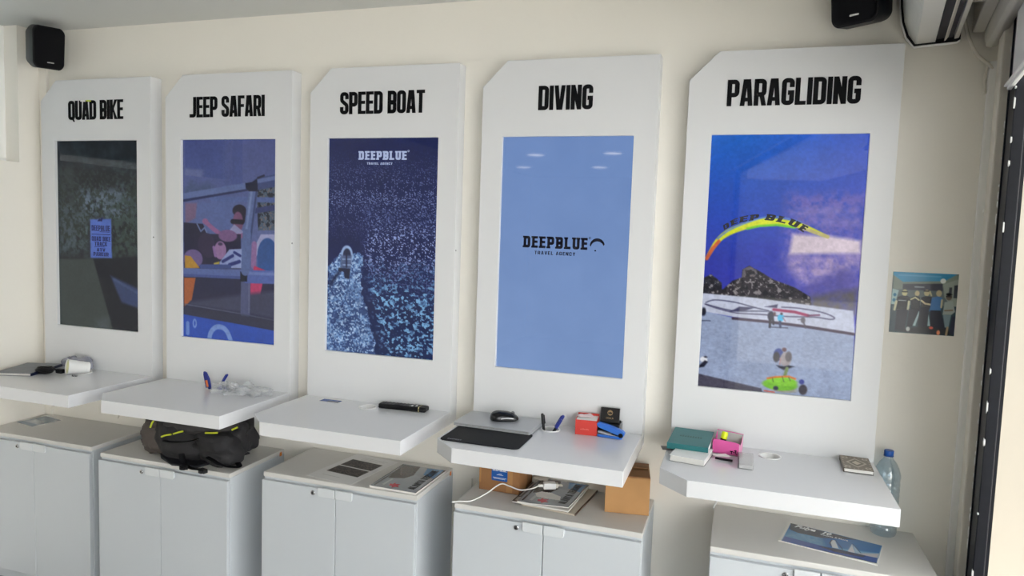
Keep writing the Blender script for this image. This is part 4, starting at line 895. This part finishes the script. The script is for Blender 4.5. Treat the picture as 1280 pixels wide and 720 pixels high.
obj('band', box(new(), .074, .080, -.0246, .0246, -.0, .0216, .004), mat('cream_band', (226, 214, 160), .5), rm, label='cream band round the case')
# third cabinet: sheet and magazine
zc = Z0 - .2651
t = thing('printed_sheet', 'white sheet with two dark photographs on the third cabinet', 'sheet of paper', (-.745, -.268, zc)); t.rotation_euler = (0, 0, math.radians(-8))
pc = [('P', (58, 55, 54), [(.14, .50), (.86, .50), (.86, .74), (.14, .74)]), ('P', (64, 60, 58), [(.14, .22), (.86, .22), (.86, .47), (.14, .47)]), ('N', (62, 58, 56), [(.15, .51), (.85, .51), (.85, .73), (.15, .73)]), ('N', (66, 62, 60), [(.15, .23), (.85, .23), (.85, .46), (.15, .46)]),
      ('L', (150, 148, 146), [(.3, .10), (.85, .10)], .008), ('L', (150, 148, 146), [(.3, .14), (.8, .14)], .008), ('L', (160, 158, 156), [(.2, .86), (.6, .86)], .008), ('L', (150, 148, 146), [(.3, .18), (.7, .18)], .008)]
picture('print', .225, .335, 90, 130, (228, 227, 226), pc, t, False, .0012, .6, plane='xy', edge=M_paper)
def magazine(label, loc, rz, curl=None, slot=0):
    t = thing('magazine', label, 'magazine', loc, rz); w, h = .205, .285
    q_ = picture('cover', w, h, 120, 160, (104, 110, 116), PICTURES['mag'], t, False, .003, .22, plane='xy', edge=M_paper, curl=curl); q_.location = (0, 0, .006)
    b = new()
    for k in range(4): box(b, .001 + .0006 * k, w - .001, .001, h - .002 * k - .001, .0005 + k * .0014, .0016 + k * .0014)
    obj('pages', b, M_paper, t)
    f = (lambda a, z: (a, z))
    Mt = Matrix.Translation((w - .022, .030, .0092)) @ Matrix.Rotation(math.radians(90), 4, 'Z')
    lt = lettering(new(), 'ALANYA TERSANE', 0, .235, 0, .030, .0006, w=.5, t=.15, gap=.12, axes='xy')
    for v in lt.verts: v.co = Mt @ v.co
    if curl:
        for v in lt.verts: v.co.z += curl(v.co.x / w, 1 - v.co.y / h)
    obj('title', lt, mat('black_print', (16, 16, 20), .5), t)
    return t
magazine('grey magazine with a red star lying flat on the third cabinet', (-.440, -.288, zc), math.radians(-1))

# ------------------------------------------------------------------ DIVING shelf
t = thing('mouse_pad', 'black mouse pad overhanging the chamfered corner of the DIVING shelf', 'mouse pad', (.052, -.294, Z0), math.radians(0))
obj('pad', prism(new(), rrect(-.154, -.094, .152, .110, .022), 0, .003), mat('black_cloth', (14, 14, 17), .85, bump=.2, bscale=500), t)
obj('logo', lettering(new(), 'EVEREST', -.126, -.072, -.078, -.069, .0034, w=.55, t=.13, gap=.08, axes='xy'), mat('grey_print', (150, 150, 158), .6), t)
t = thing('laptop', 'closed silver laptop lying on the mouse pad against the DIVING panel', 'laptop', (.038, -.094, Z0), math.radians(-1.5))
obj('base', prism(new(), rrect(-.160, -.108, .160, .086, .008), .0035, .0105), M_steel, t, bev=.002)
obj('hinge_gap', prism(new(), rrect(-.157, -.105, .157, .085, .008), .0105, .0118), M_gap, t)
obj('lid', prism(new(), rrect(-.160, -.109, .160, .088, .008), .0118, .0172), M_steel, t, bev=.0015)
t = thing('computer_mouse', 'black computer mouse resting on the closed laptop', 'mouse', (.052, -.090, Z0 + .0175), math.radians(-62))
def mz(p): return Vector((p.x * (1 - .10 * math.cos(p.y / .058 * math.pi)), p.y, (p.z * (1.05 - 2.5 * p.y * abs(p.y) * 30 - p.y * 3)) if p.z > 0 else p.z * .3))
obj('shell', blob(new(), (0, 0, .006), (.034, .058, .030), .85, 0, 1, 0, 40, 24, flat=.0005, fn=mz), mat('gloss_black', (14, 14, 17), .22), t, smooth=180)
obj('scroll_wheel', lathe(new(), [(.006, -.003), (.008, -.002), (.008, .002), (.006, .003)], 18, Matrix.Translation((0, .034, .028)) @ Matrix.Rotation(math.radians(90), 4, 'Y')), M_grey, t)
obj('side_trim', tube(new(), [(.0335, -.02, .014), (.0348, .005, .017), (.033, .03, .014)], .003, 8), M_chrome, t, smooth=60, label='silver side trim')
gx4 = XS[3] + GX; G4 = 'pens standing in the DIVING shelf hole'
pen('ballpoint_pen', 'black pen standing upright in the DIVING shelf hole', (gx4 - .020, -.086, Z0 - .043), (gx4 - .034, -.088, Z0 + .062), .0055, M_blk, M_blk, group=G4)
pen('ballpoint_pen', 'blue pen leaning right in the DIVING shelf hole, the longer of two', (gx4 - .008, -.074, Z0 - .043), (gx4 + .048, -.066, Z0 + .058), .0055, M_navy, M_navy, group=G4)
pen('ballpoint_pen', 'dark blue pen leaning right in the DIVING shelf hole, the shorter of two', (gx4 - .006, -.092, Z0 - .043), (gx4 + .044, -.084, Z0 + .046), .0055, M_blk, M_navy, group=G4)
b = box(new(), -.010, .010, -.005, .005, 0, .030, .002); tag(place(obj('eraser', b, M_grey), (gx4 - .006, -.064, Z0 - .045), .3), 'small grey block standing between the pens in the DIVING shelf hole', 'eraser')
t = thing('note_box', 'red open box of white note paper on the DIVING shelf', 'note box', (.384, -.058, Z0), math.radians(5))
M_red = mat('red_card', (206, 62, 54), .4)
b = box(new(), -.042, .042, -.042, -.040, 0, .058); box(b, -.042, .042, .040, .042, 0, .066); box(b, -.042, -.040, -.040, .040, 0, .060); box(b, .040, .042, -.040, .040, 0, .060); box(b, -.040, .040, -.040, .040, 0, .002)
obj('tray', b, M_red, t); b = new()
for k in range(12): box(b, -.039, .039, -.039, .039, .003 + k * .0046, .0072 + k * .0046)
obj('note_paper', b, M_paper, t)
b = blob(new(), (0, 0, .0), (.036, .020, .006), .8, .004, 30, 7, 30, 12, flat=.0); obj('crumpled_note', b, mat('pink_paper', (226, 206, 208), .8), t).location = (-.01, .015, .060)
b = new()
for k in range(7): box(b, -.022 + k * .005, -.0185 + k * .005, -.0426, -.0418, .020, .0235 + .001 * (k % 3))
obj('gold_print', b, mat('rose_print', (226, 120, 110), .5), t)
t = thing('card_box', 'black card box with a gold emblem standing against the DIVING panel', 'card box', (.468, -.036, Z0), math.radians(2))
M_card = mat('black_card', (16, 15, 18), .35)
obj('tray', box(box(new(), -.040, .040, -.030, .030, 0, .040, .001), -.040, .040, .020, .030, .040, .048), M_card, t)
Ml = Matrix.Translation((-.002, .008, .040)) @ Matrix.Rotation(math.radians(-16), 4, 'X')
obj('lid', box(new(), -.037, .037, -.007, .007, 0, .058, .001, Ml), M_card, t)
em = prism(new(), circ(0, .038, .0105, 24), -.0076, -.007, 'y', holes=[circ(0, .038, .0082, 24)]); prism(em, arc(0, .039, .0075, 20, 170, 8) + arc(0, .037, .0045, 170, 20, 8), -.0076, -.007, 'y'); prism(em, arc(0, .034, .006, 190, 350, 8) + arc(0, .0365, .004, 350, 190, 8), -.0076, -.007, 'y')
for v in em.verts: v.co = v.co
l2 = lettering(new(), 'OSKA', -.014, .014, .014, .0205, .0006, w=.5, t=.11, gap=.14)
for v in l2.verts: v.co.y -= .007
em2 = bpy.data.meshes.new('tmp'); l2.to_mesh(em2); em.from_mesh(em2); bpy.data.meshes.remove(em2); l2.free()
for v in em.verts: v.co = Ml @ v.co
obj('emblem', em, mat('gold_foil', (172, 146, 110), .35, metal=.6), t)
b = box(new(), .041, .046, -.024, .030, 0, .046, .001); obj('side_card', b, M_grey, t)
t = thing('stapler', 'blue stapler leaning in front of the black card box', 'stapler', (.482, -.092, Z0), math.radians(-4))
M_stb = mat('stapler_blue', (52, 112, 204), .35)
obj('base', box(new(), -.050, .046, -.013, .013, .0, .010, .003), M_stb, t)
Ms = Matrix.Translation((.046, 0, .018)) @ Matrix.Rotation(math.radians(-164), 4, 'Y') @ Matrix.Rotation(math.pi, 4, 'X')
arm = prism(new(), [(-.010, -.008), (.085, -.004), (.096, .000), (.100, .008), (.096, .015), (.060, .017), (.0, .016), (-.012, .010)], -.012, .012, 'y', M=Matrix.Translation((.042, 0, .018)) @ Matrix.Rotation(math.radians(180 + 14), 4, 'Y') @ Matrix.Scale(-1, 4, (0, 0, 1)))
obj('arm', arm, M_stb, t, bev=.003)
mg = box(new(), -.090, .006, -.008, .008, -.016, -.009, .001, Matrix.Translation((.042, 0, .018)) @ Matrix.Rotation(math.radians(9), 4, 'Y'))
obj('magazine', mg, M_steel, t); obj('anvil', box(new(), -.046, -.02, -.009, .009, .010, .0115), M_chrome, t); obj('spring', box(new(), -.04, .036, -.007, .007, .011, .015), M_blk, t)
obj('hinge', prism(new(), circ(.042, .016, .009, 16), -.0135, .0135, 'y'), M_blk, t)
# fourth cabinet: boxes, magazines, charger
zd = Z0 - .2753
t = thing('cardboard_box', 'taped brown cardboard box with a blue sticker under the DIVING shelf', 'cardboard box', (.048, -.012, zd), math.radians(-2))
obj('carton', box(new(), -.088, .085, -.092, .072, .0, .128, .002), M_kraft2, t)
b = box(new(), .030, .056, -.0926, -.0922, .004, .124); box(b, -.088, -.080, -.0927, -.0922, .03, .10); obj('tape', b, mat('clear_tape', (176, 132, 88), .15), t)
obj('flap_fold', box(box(new(), .0855, .0865, -.088, -.004, .004, .124), .0855, .0865, .0, .068, .004, .124), M_kraft2, t)
st = obj('label', prism(new(), rrect(-.034, .046, .034, .110, .004), -.0935, -.0922, 'y'), mat('label_blue', (22, 88, 168), .4), t, label='blue printed sticker')
b = lettering(new(), 'DEEPBLUE', -.030, .030, .086, .099, .0006, w=.5, t=.15, gap=.09); 
for z_, xa, xb in ((.074, -.004, .010), (.070, -.012, .016), (.058, -.028, .030), (.054, -.024, .024)): prism(b, [(xa, z_), (xb, z_), (xb, z_ + .0016), (xa, z_ + .0016)], -.0006, 0, 'y')
obj('label_print', b, M_white, st).location = (0, -.0935, 0)
t = thing('cardboard_box', 'plain open-topped brown cardboard box at the right end of the fourth cabinet', 'cardboard box', (.548, -.040, zd), math.radians(9))
w_, d_, h_ = .0825, .085, .140
b = box(new(), -w_, w_, -d_, -d_ + .004, 0, h_); box(b, -w_, w_, d_ - .004, d_, 0, h_); box(b, -w_, -w_ + .004, -d_ + .004, d_ - .004, 0, h_); box(b, w_ - .004, w_, -d_ + .004, d_ - .004, 0, h_); box(b, -w_ + .004, w_ - .004, -d_ + .004, d_ - .004, 0, .004)
obj('carton', b, M_kraft, t)
def flap(poly, hinge, ang, axis, name='flap'):
    obj(name, prism(new(), poly, -.002, .002, M=Matrix.Translation(hinge) @ Matrix.Rotation(math.radians(ang), 4, axis)), M_kraft2, t)
flap([(-w_, 0), (w_, 0), (w_ - .006, d_ * .94), (-w_ + .006, d_ * .94)], (0, -d_ + .003, h_ + .0025), 2, 'X')
flap([(-w_, 0), (w_, 0), (w_ - .006, -d_ * .90), (-w_ + .006, -d_ * .90)], (0, d_ - .003, h_ + .004), -4, 'X')
flap([(0, -d_), (0, d_), (.05, d_ - .02), (.05, -d_ + .02)], (-w_ + .004, 0, h_ - .006), 40, 'Y')
b = new()
for k in range(3): box(b, 0, .215, 0, .28, .0005 + .002 * k, .0022 + .002 * k)
t2 = thing('magazine', 'cream-backed magazine at the bottom of the heap on the fourth cabinet', 'magazine', (.170, -.200, zd), math.radians(-6))
obj('pages', b, mat('cream_paper', (206, 196, 180), .7), t2); obj('spine', box(new(), .2145, .2175, 0, .28, .0, .0072), mat('brown_spine', (92, 70, 52), .5), t2)
t3 = thing('magazine', 'dark magazine sticking out left under the red-starred one on the fourth cabinet', 'magazine', (.132, -.205, zd + .0075), math.radians(-4))
b = new()
for k in range(3): box(b, .001, .198, .001, .27, .0005 + .0018 * k, .002 + .0018 * k)
obj('pages', b, M_paper, t3); c_ = box(new(), 0, .20, 0, .272, .0055, .0067); obj('cover', c_, mat('dark_cover', (44, 42, 46), .3, mottle=.4, mscale=30), t3)
obj('cover_window', box(box(new(), .006, .030, .012, .050, .0067, .0070), .006, .012, .06, .25, .0067, .0070), mat('pale_print', (170, 168, 164), .4), t3)
magazine('curled grey magazine with a red star topmost under the charger on the fourth cabinet', (.158, -.222, zd + .0145), math.radians(-4), curl=lambda u, v: .016 * max(0, u - .25) * (v * .8 + .2) + .004 * max(0, math.sin(v * 5)))
ch = thing('phone_charger', 'white phone charger with its cable lying on the magazines', 'charger', (.245, -.070, zd + .032), math.radians(24))
obj('adapter', box(new(), -.026, .024, -.014, .014, .0, .026, .004), M_white, ch); b = box(new(), .023, .034, -.009, .009, .004, .022, .002)
for y in (-.006, .006): tube(b, [(.033, y, .013), (.052, y, .013)], .0022, smooth=False)
obj('prong', b, M_offw, ch)
obj('connector', box(new(), -.046, -.026, -.006, .006, .008, .018, .002), M_white, ch)
t_ = tube(new(), [(-.085, -.285, zd + .004), (-.06, -.262, zd + .003), (-.02, -.238, zd + .003), (.02, -.185, zd + .020), (.060, -.135, zd + .046), (.095, -.128, zd + .040), (.14, -.125, zd + .030), (.185, -.105, zd + .036), (.205, -.087, zd + .045)], .0027, 8)
Mi = (Matrix.Translation((.245, -.070, zd + .032)) @ Matrix.Rotation(math.radians(24), 4, 'Z')).inverted()
for v in t_.verts: v.co = Mi @ v.co
obj('cable', t_, M_white, ch, smooth=180)
b = box(new(), -.034, .028, -.018, .018, 0, .022, .003)
for x in (-.02, 0, .018): box(b, x - .006, x + .006, -.022, -.017, .004, .018, .002)
tag(place(obj('power_strip', b, M_offw), (.180, .044, zd + .010), .05), 'small white socket block on the wall beneath the DIVING shelf', 'socket block')
tag(obj('wall_cable', tube(tube(new(), [(-.135, .06, Z0 - .30), (-.13, .062, Z0 - .5), (-.14, .062, Z0 - .72), (-.13, .062, Z0 - .95)], .0035), [(-.105, .060, Z0 - .50), (-.118, .06, Z0 - .60), (-.112, .06, Z0 - .72), (-.13, .06, Z0 - .80)], .003), M_offw, smooth=180), 'pale cable running down the wall between the third and fourth cabinets', 'cable')

# ------------------------------------------------------------------ PARAGLIDING shelf
for i, (x, y, rz, m, lab) in enumerate(((.665, -.100, 8, M_paper, 'white slip of paper sticking out left from under the teal book'), (.650, -.165, 14, mat('grey_print_paper', (128, 124, 122), .6), 'dark printed slip overhanging the left edge of the PARAGLIDING shelf'))):
    o = obj('paper_slip', box(new(), 0, .12, 0, .045, .0002 + i * 0, .0018), m); place(o, (x + (.036 if i else .036), y, Z0), math.radians(rz)); tag(o, lab, 'paper')
t = thing('notepad', 'thick white notepad lying under the front of the teal book', 'notepad', (.792, -.215, Z0), math.radians(-9))
b = new()
for k in range(7): box(b, -.058 + .0005 * k, .058, -.075, .070 - .001 * k, .0005 + k * .0027, .0028 + k * .0027)
obj('pages', b, M_paper, t); obj('cover', box(new(), -.060, .060, -.077, .072, .0194, .0206), M_white, t); obj('back', box(new(), -.060, .060, -.077, .072, 0, .0006), M_grey, t)
t = thing('book', 'teal covered book on the PARAGLIDING shelf beside the pink box', 'book', (.782, -.102, Z0 + .0225), math.radians(-5)); t.rotation_euler = (math.radians(3.5), 0, math.radians(-4))
M_teal = mat('teal_cover', (40, 112, 116), .45, mottle=.12, mscale=40)
obj('cover', box(box(box(new(), -.072, .072, -.098, .085, .020, .0225, .001), -.072, .072, -.098, .085, .0, .0022), -.072, .072, -.0985, -.0965, .0, .0225), M_teal, t)
obj('pages', box(new(), -.069, .0715, -.096, .082, .0022, .020), M_paper, t)
b = new()
for k in range(9): box(b, -.04 + k * .009, -.034 + k * .009, -.012, .0 + .003 * (k % 2), .0, .0004)
obj('title', b, mat('dark_teal_print', (26, 84, 88), .5), t).location = (0, 0, .0225)
t = thing('pencil_box', 'pink open pencil box on the PARAGLIDING shelf', 'pencil box', (.912, -.085, Z0), math.radians(-8))
M_pink = mat('pink_card', (222, 92, 164), .5); M_grn = mat('grey_lining', (180, 180, 178), .6)
fr_ = prism(new(), [(-.048, 0), (.044, 0), (.044, .045), (.030, .048), (-.030, .052), (-.048, .050)], -.045, -.043, 'y')
obj('front', fr_, M_pink, t)
obj('side', prism(new(), [(-.045, 0), (.045, 0), (.045, .055), (.020, .036), (-.010, .030), (-.030, .040), (-.045, .046)], .043, .045, 'x'), mat('pale_pink_card', (234, 156, 194), .5), t)
obj('side', prism(new(), [(-.045, 0), (.045, 0), (.045, .060), (.0, .040), (-.045, .050)], -.048, -.046, 'x'), M_pink, t)
obj('back', prism(new(), [(-.048, 0), (.046, 0), (.046, .058), (-.048, .064)], .043, .045, 'y'), M_grn, t); obj('base', box(new(), -.048, .045, -.045, .045, 0, .002), M_grn, t)
obj('rim', tube(new(), [(-.048, .0445, .0645), (.046, .0445, .0585)], .0018, 6, smooth=False), M_pink, t)
b = new()
for x0_, z0_, w1_, h1_ in ((.014, .014, .010, .003), (.018, .006, .003, .008), (.028, .018, .010, .003), (.032, .010, .003, .012), (.034, .006, .006, .002), (.026, .012, .004, .003)): box(b, x0_, x0_ + w1_, -.0458, -.0449, z0_, z0_ + h1_)
obj('print', b, M_ink, t)
hl = thing('highlighter', 'acid yellow highlighter standing in the pink box', 'highlighter', (.885, -.105, Z0 + .003)); hl.rotation_euler = (math.radians(-10), math.radians(12), 0)
obj('barrel', lathe(new(), [(.008, 0), (.0105, .003), (.0105, .052)], 16), M_blk, hl, smooth=40)
obj('cap', lathe(new(), [(.0108, .048), (.0115, .050), (.0115, .068), (.009, .073)], 16), mat('acid_yellow_cap', (220, 236, 20), .35), hl, smooth=40)
b = tube(new(), [(.872, -.198, Z0 + .0045), (.930, -.208, Z0 + .0045)], .004, 10, smooth=False)
tag(obj('pencil', b, M_blk, smooth=40), 'slim dark pencil lying in front of the pink box', 'pencil')
b = prism(new(), [(.858, -.180), (.905, -.150), (.925, -.178), (.880, -.196)], 0.0092, .0104); 
for v in b.verts: v.co.z += Z0 + .02 * max(0, .89 - v.co.x)
tag(obj('receipt', b, M_paper), 'creased white receipt lying across the pencil by the pink box', 'receipt')
t = thing('card_case', 'small clear card case in front of the pink box', 'card case', (.974, -.200, Z0), math.radians(0))
obj('cards', box(new(), -.022, .022, -.068, .070, .001, .014, .001), mat('pale_card', (222, 220, 220), .5), t)
obj('case', box(new(), -.024, .025, -.071, .073, .0, .0165, .002), film('clear_case', (244, 244, 244), .3, .1, .05), t)
obj('spine', box(new(), -.0265, -.0245, -.071, .073, 0, .018), M_grey, t)
t = thing('notebook', 'small brown patterned notebook at the right end of the PARAGLIDING shelf', 'notebook', (1.338, -.080, Z0), math.radians(-2))
dm = [('P', (186, 176, 158), [(.5, .14), (.86, .5), (.5, .86), (.14, .5)]), ('P', (116, 106, 94), [(.5, .22), (.78, .5), (.5, .78), (.22, .5)]), ('P', (196, 186, 168), [(.5, .34), (.66, .5), (.5, .66), (.34, .5)])]
for (a, c) in ((.16, .16), (.84, .16), (.16, .84), (.84, .84)): dm += [('E', (192, 182, 164), (a, c), .10, .10), ('E', (116, 106, 94), (a, c), .05, .05)]
for k in range(7): dm += [('E', (186, 176, 158), (.08 + k * .14, .05), .03, .03), ('E', (186, 176, 158), (.08 + k * .14, .95), .03, .03), ('E', (186, 176, 158), (.05, .08 + k * .14), .03, .03), ('E', (186, 176, 158), (.95, .08 + k * .14), .03, .03)]
cv = picture('cover', .092, .150, 80, 130, (128, 117, 104), dm, t, False, .002, .5, plane='xy', edge=mat('brown_cover', (100, 90, 80), .5)); cv.location = (-.046, -.078, .0125)
obj('back_cover', box(new(), -.046, .046, -.078, .072, 0, .0018), mat('dark_cover_back', (60, 56, 54), .5), t)
b = new()
for k in range(5): box(b, -.043, .044, -.0765, .070, .002 + k * .0021, .0039 + k * .0021)
obj('pages', b, M_paper, t)
obj('spine', box(new(), -.0475, -.0455, -.078, .072, 0, .0145), mat('brown_cover', (100, 90, 80), .5), t)
# fifth cabinet: brochure, bottle, cable
ze = Z0 - .2580
t = thing('brochure', 'glossy sailing brochure on the right-hand cabinet', 'brochure', (1.092, -.212, ze), math.radians(-14.5))
br = picture('cover', .305, .180, 150, 90, (100, 140, 176), PICTURES['brochure'], t, False, .004, .18, plane='xy', edge=M_paper); br.location = (0, .012, 0)
b = new(); script_text(b, 'Fulya', .034, Matrix.Translation((.022, .164, .0043)), .35, .0008); script_text(b, '10', .030, Matrix.Translation((.112, .164, .0043)), .3, .0012); script_text(b, 'Course & More', .014, Matrix.Translation((.112, .149, .0043)), .0, .0001)
obj('writing', b, M_white, t).location = (0, 0, 0)
bt = thing('water_bottle', 'clear plastic water bottle with a blue cap behind the PARAGLIDING shelf', 'bottle', (1.455, .014, ze))
pr_ = [(.0, .006), (.020, .003), (.034, .0), (.040, .004), (.0425, .014)]
for k in range(9):
    z = .020 + k * .020; pr_ += [(.0428, z), (.0428, z + .011), (.0408, z + .015), (.0408, z + .017)]
pr_ += [(.0425, .203), (.0435, .212), (.0415, .225), (.036, .243), (.027, .261), (.0165, .274), (.0135, .279), (.0135, .286)]
obj('shell', lathe(new(), pr_, 40, cap=False), film('clear_bottle', (230, 242, 249), .35, .06, .05), bt, smooth=35)
obj('neck_ring', lathe(new(), [(.0135, .2835), (.0165, .284), (.0165, .286), (.0135, .2865)], 28), mat('bottle_blue', (26, 84, 170), .35), bt, smooth=40)
cp_ = lathe(new(), [(.0155, .287), (.0158, .288), (.0158, .303), (.0145, .305)], 40)
obj('cap', cp_, mat('bottle_blue', (26, 84, 170), .35), bt, smooth=40)
tag(obj('socket_cable', tube(new(), [(.872, .0, ze + .006), (.880, .020, ze + .022), (.900, .045, ze + .055), (.925, .060, ze + .085), (.95, .062, ze + .15)], .0032), M_white, smooth=180), 'thin white cable climbing from the right-hand cabinet to the PARAGLIDING shelf', 'cable')

# everything that rests on something stands a hair above it
for o in list(bpy.data.objects):
    if o.parent is None and o.get('category') and o['category'] not in ('display panel', 'cabinet', 'loudspeaker', 'air conditioner', 'blind', 'trunking', 'photograph', 'lamp', 'door stop'):
        o.location.z += 0.0008
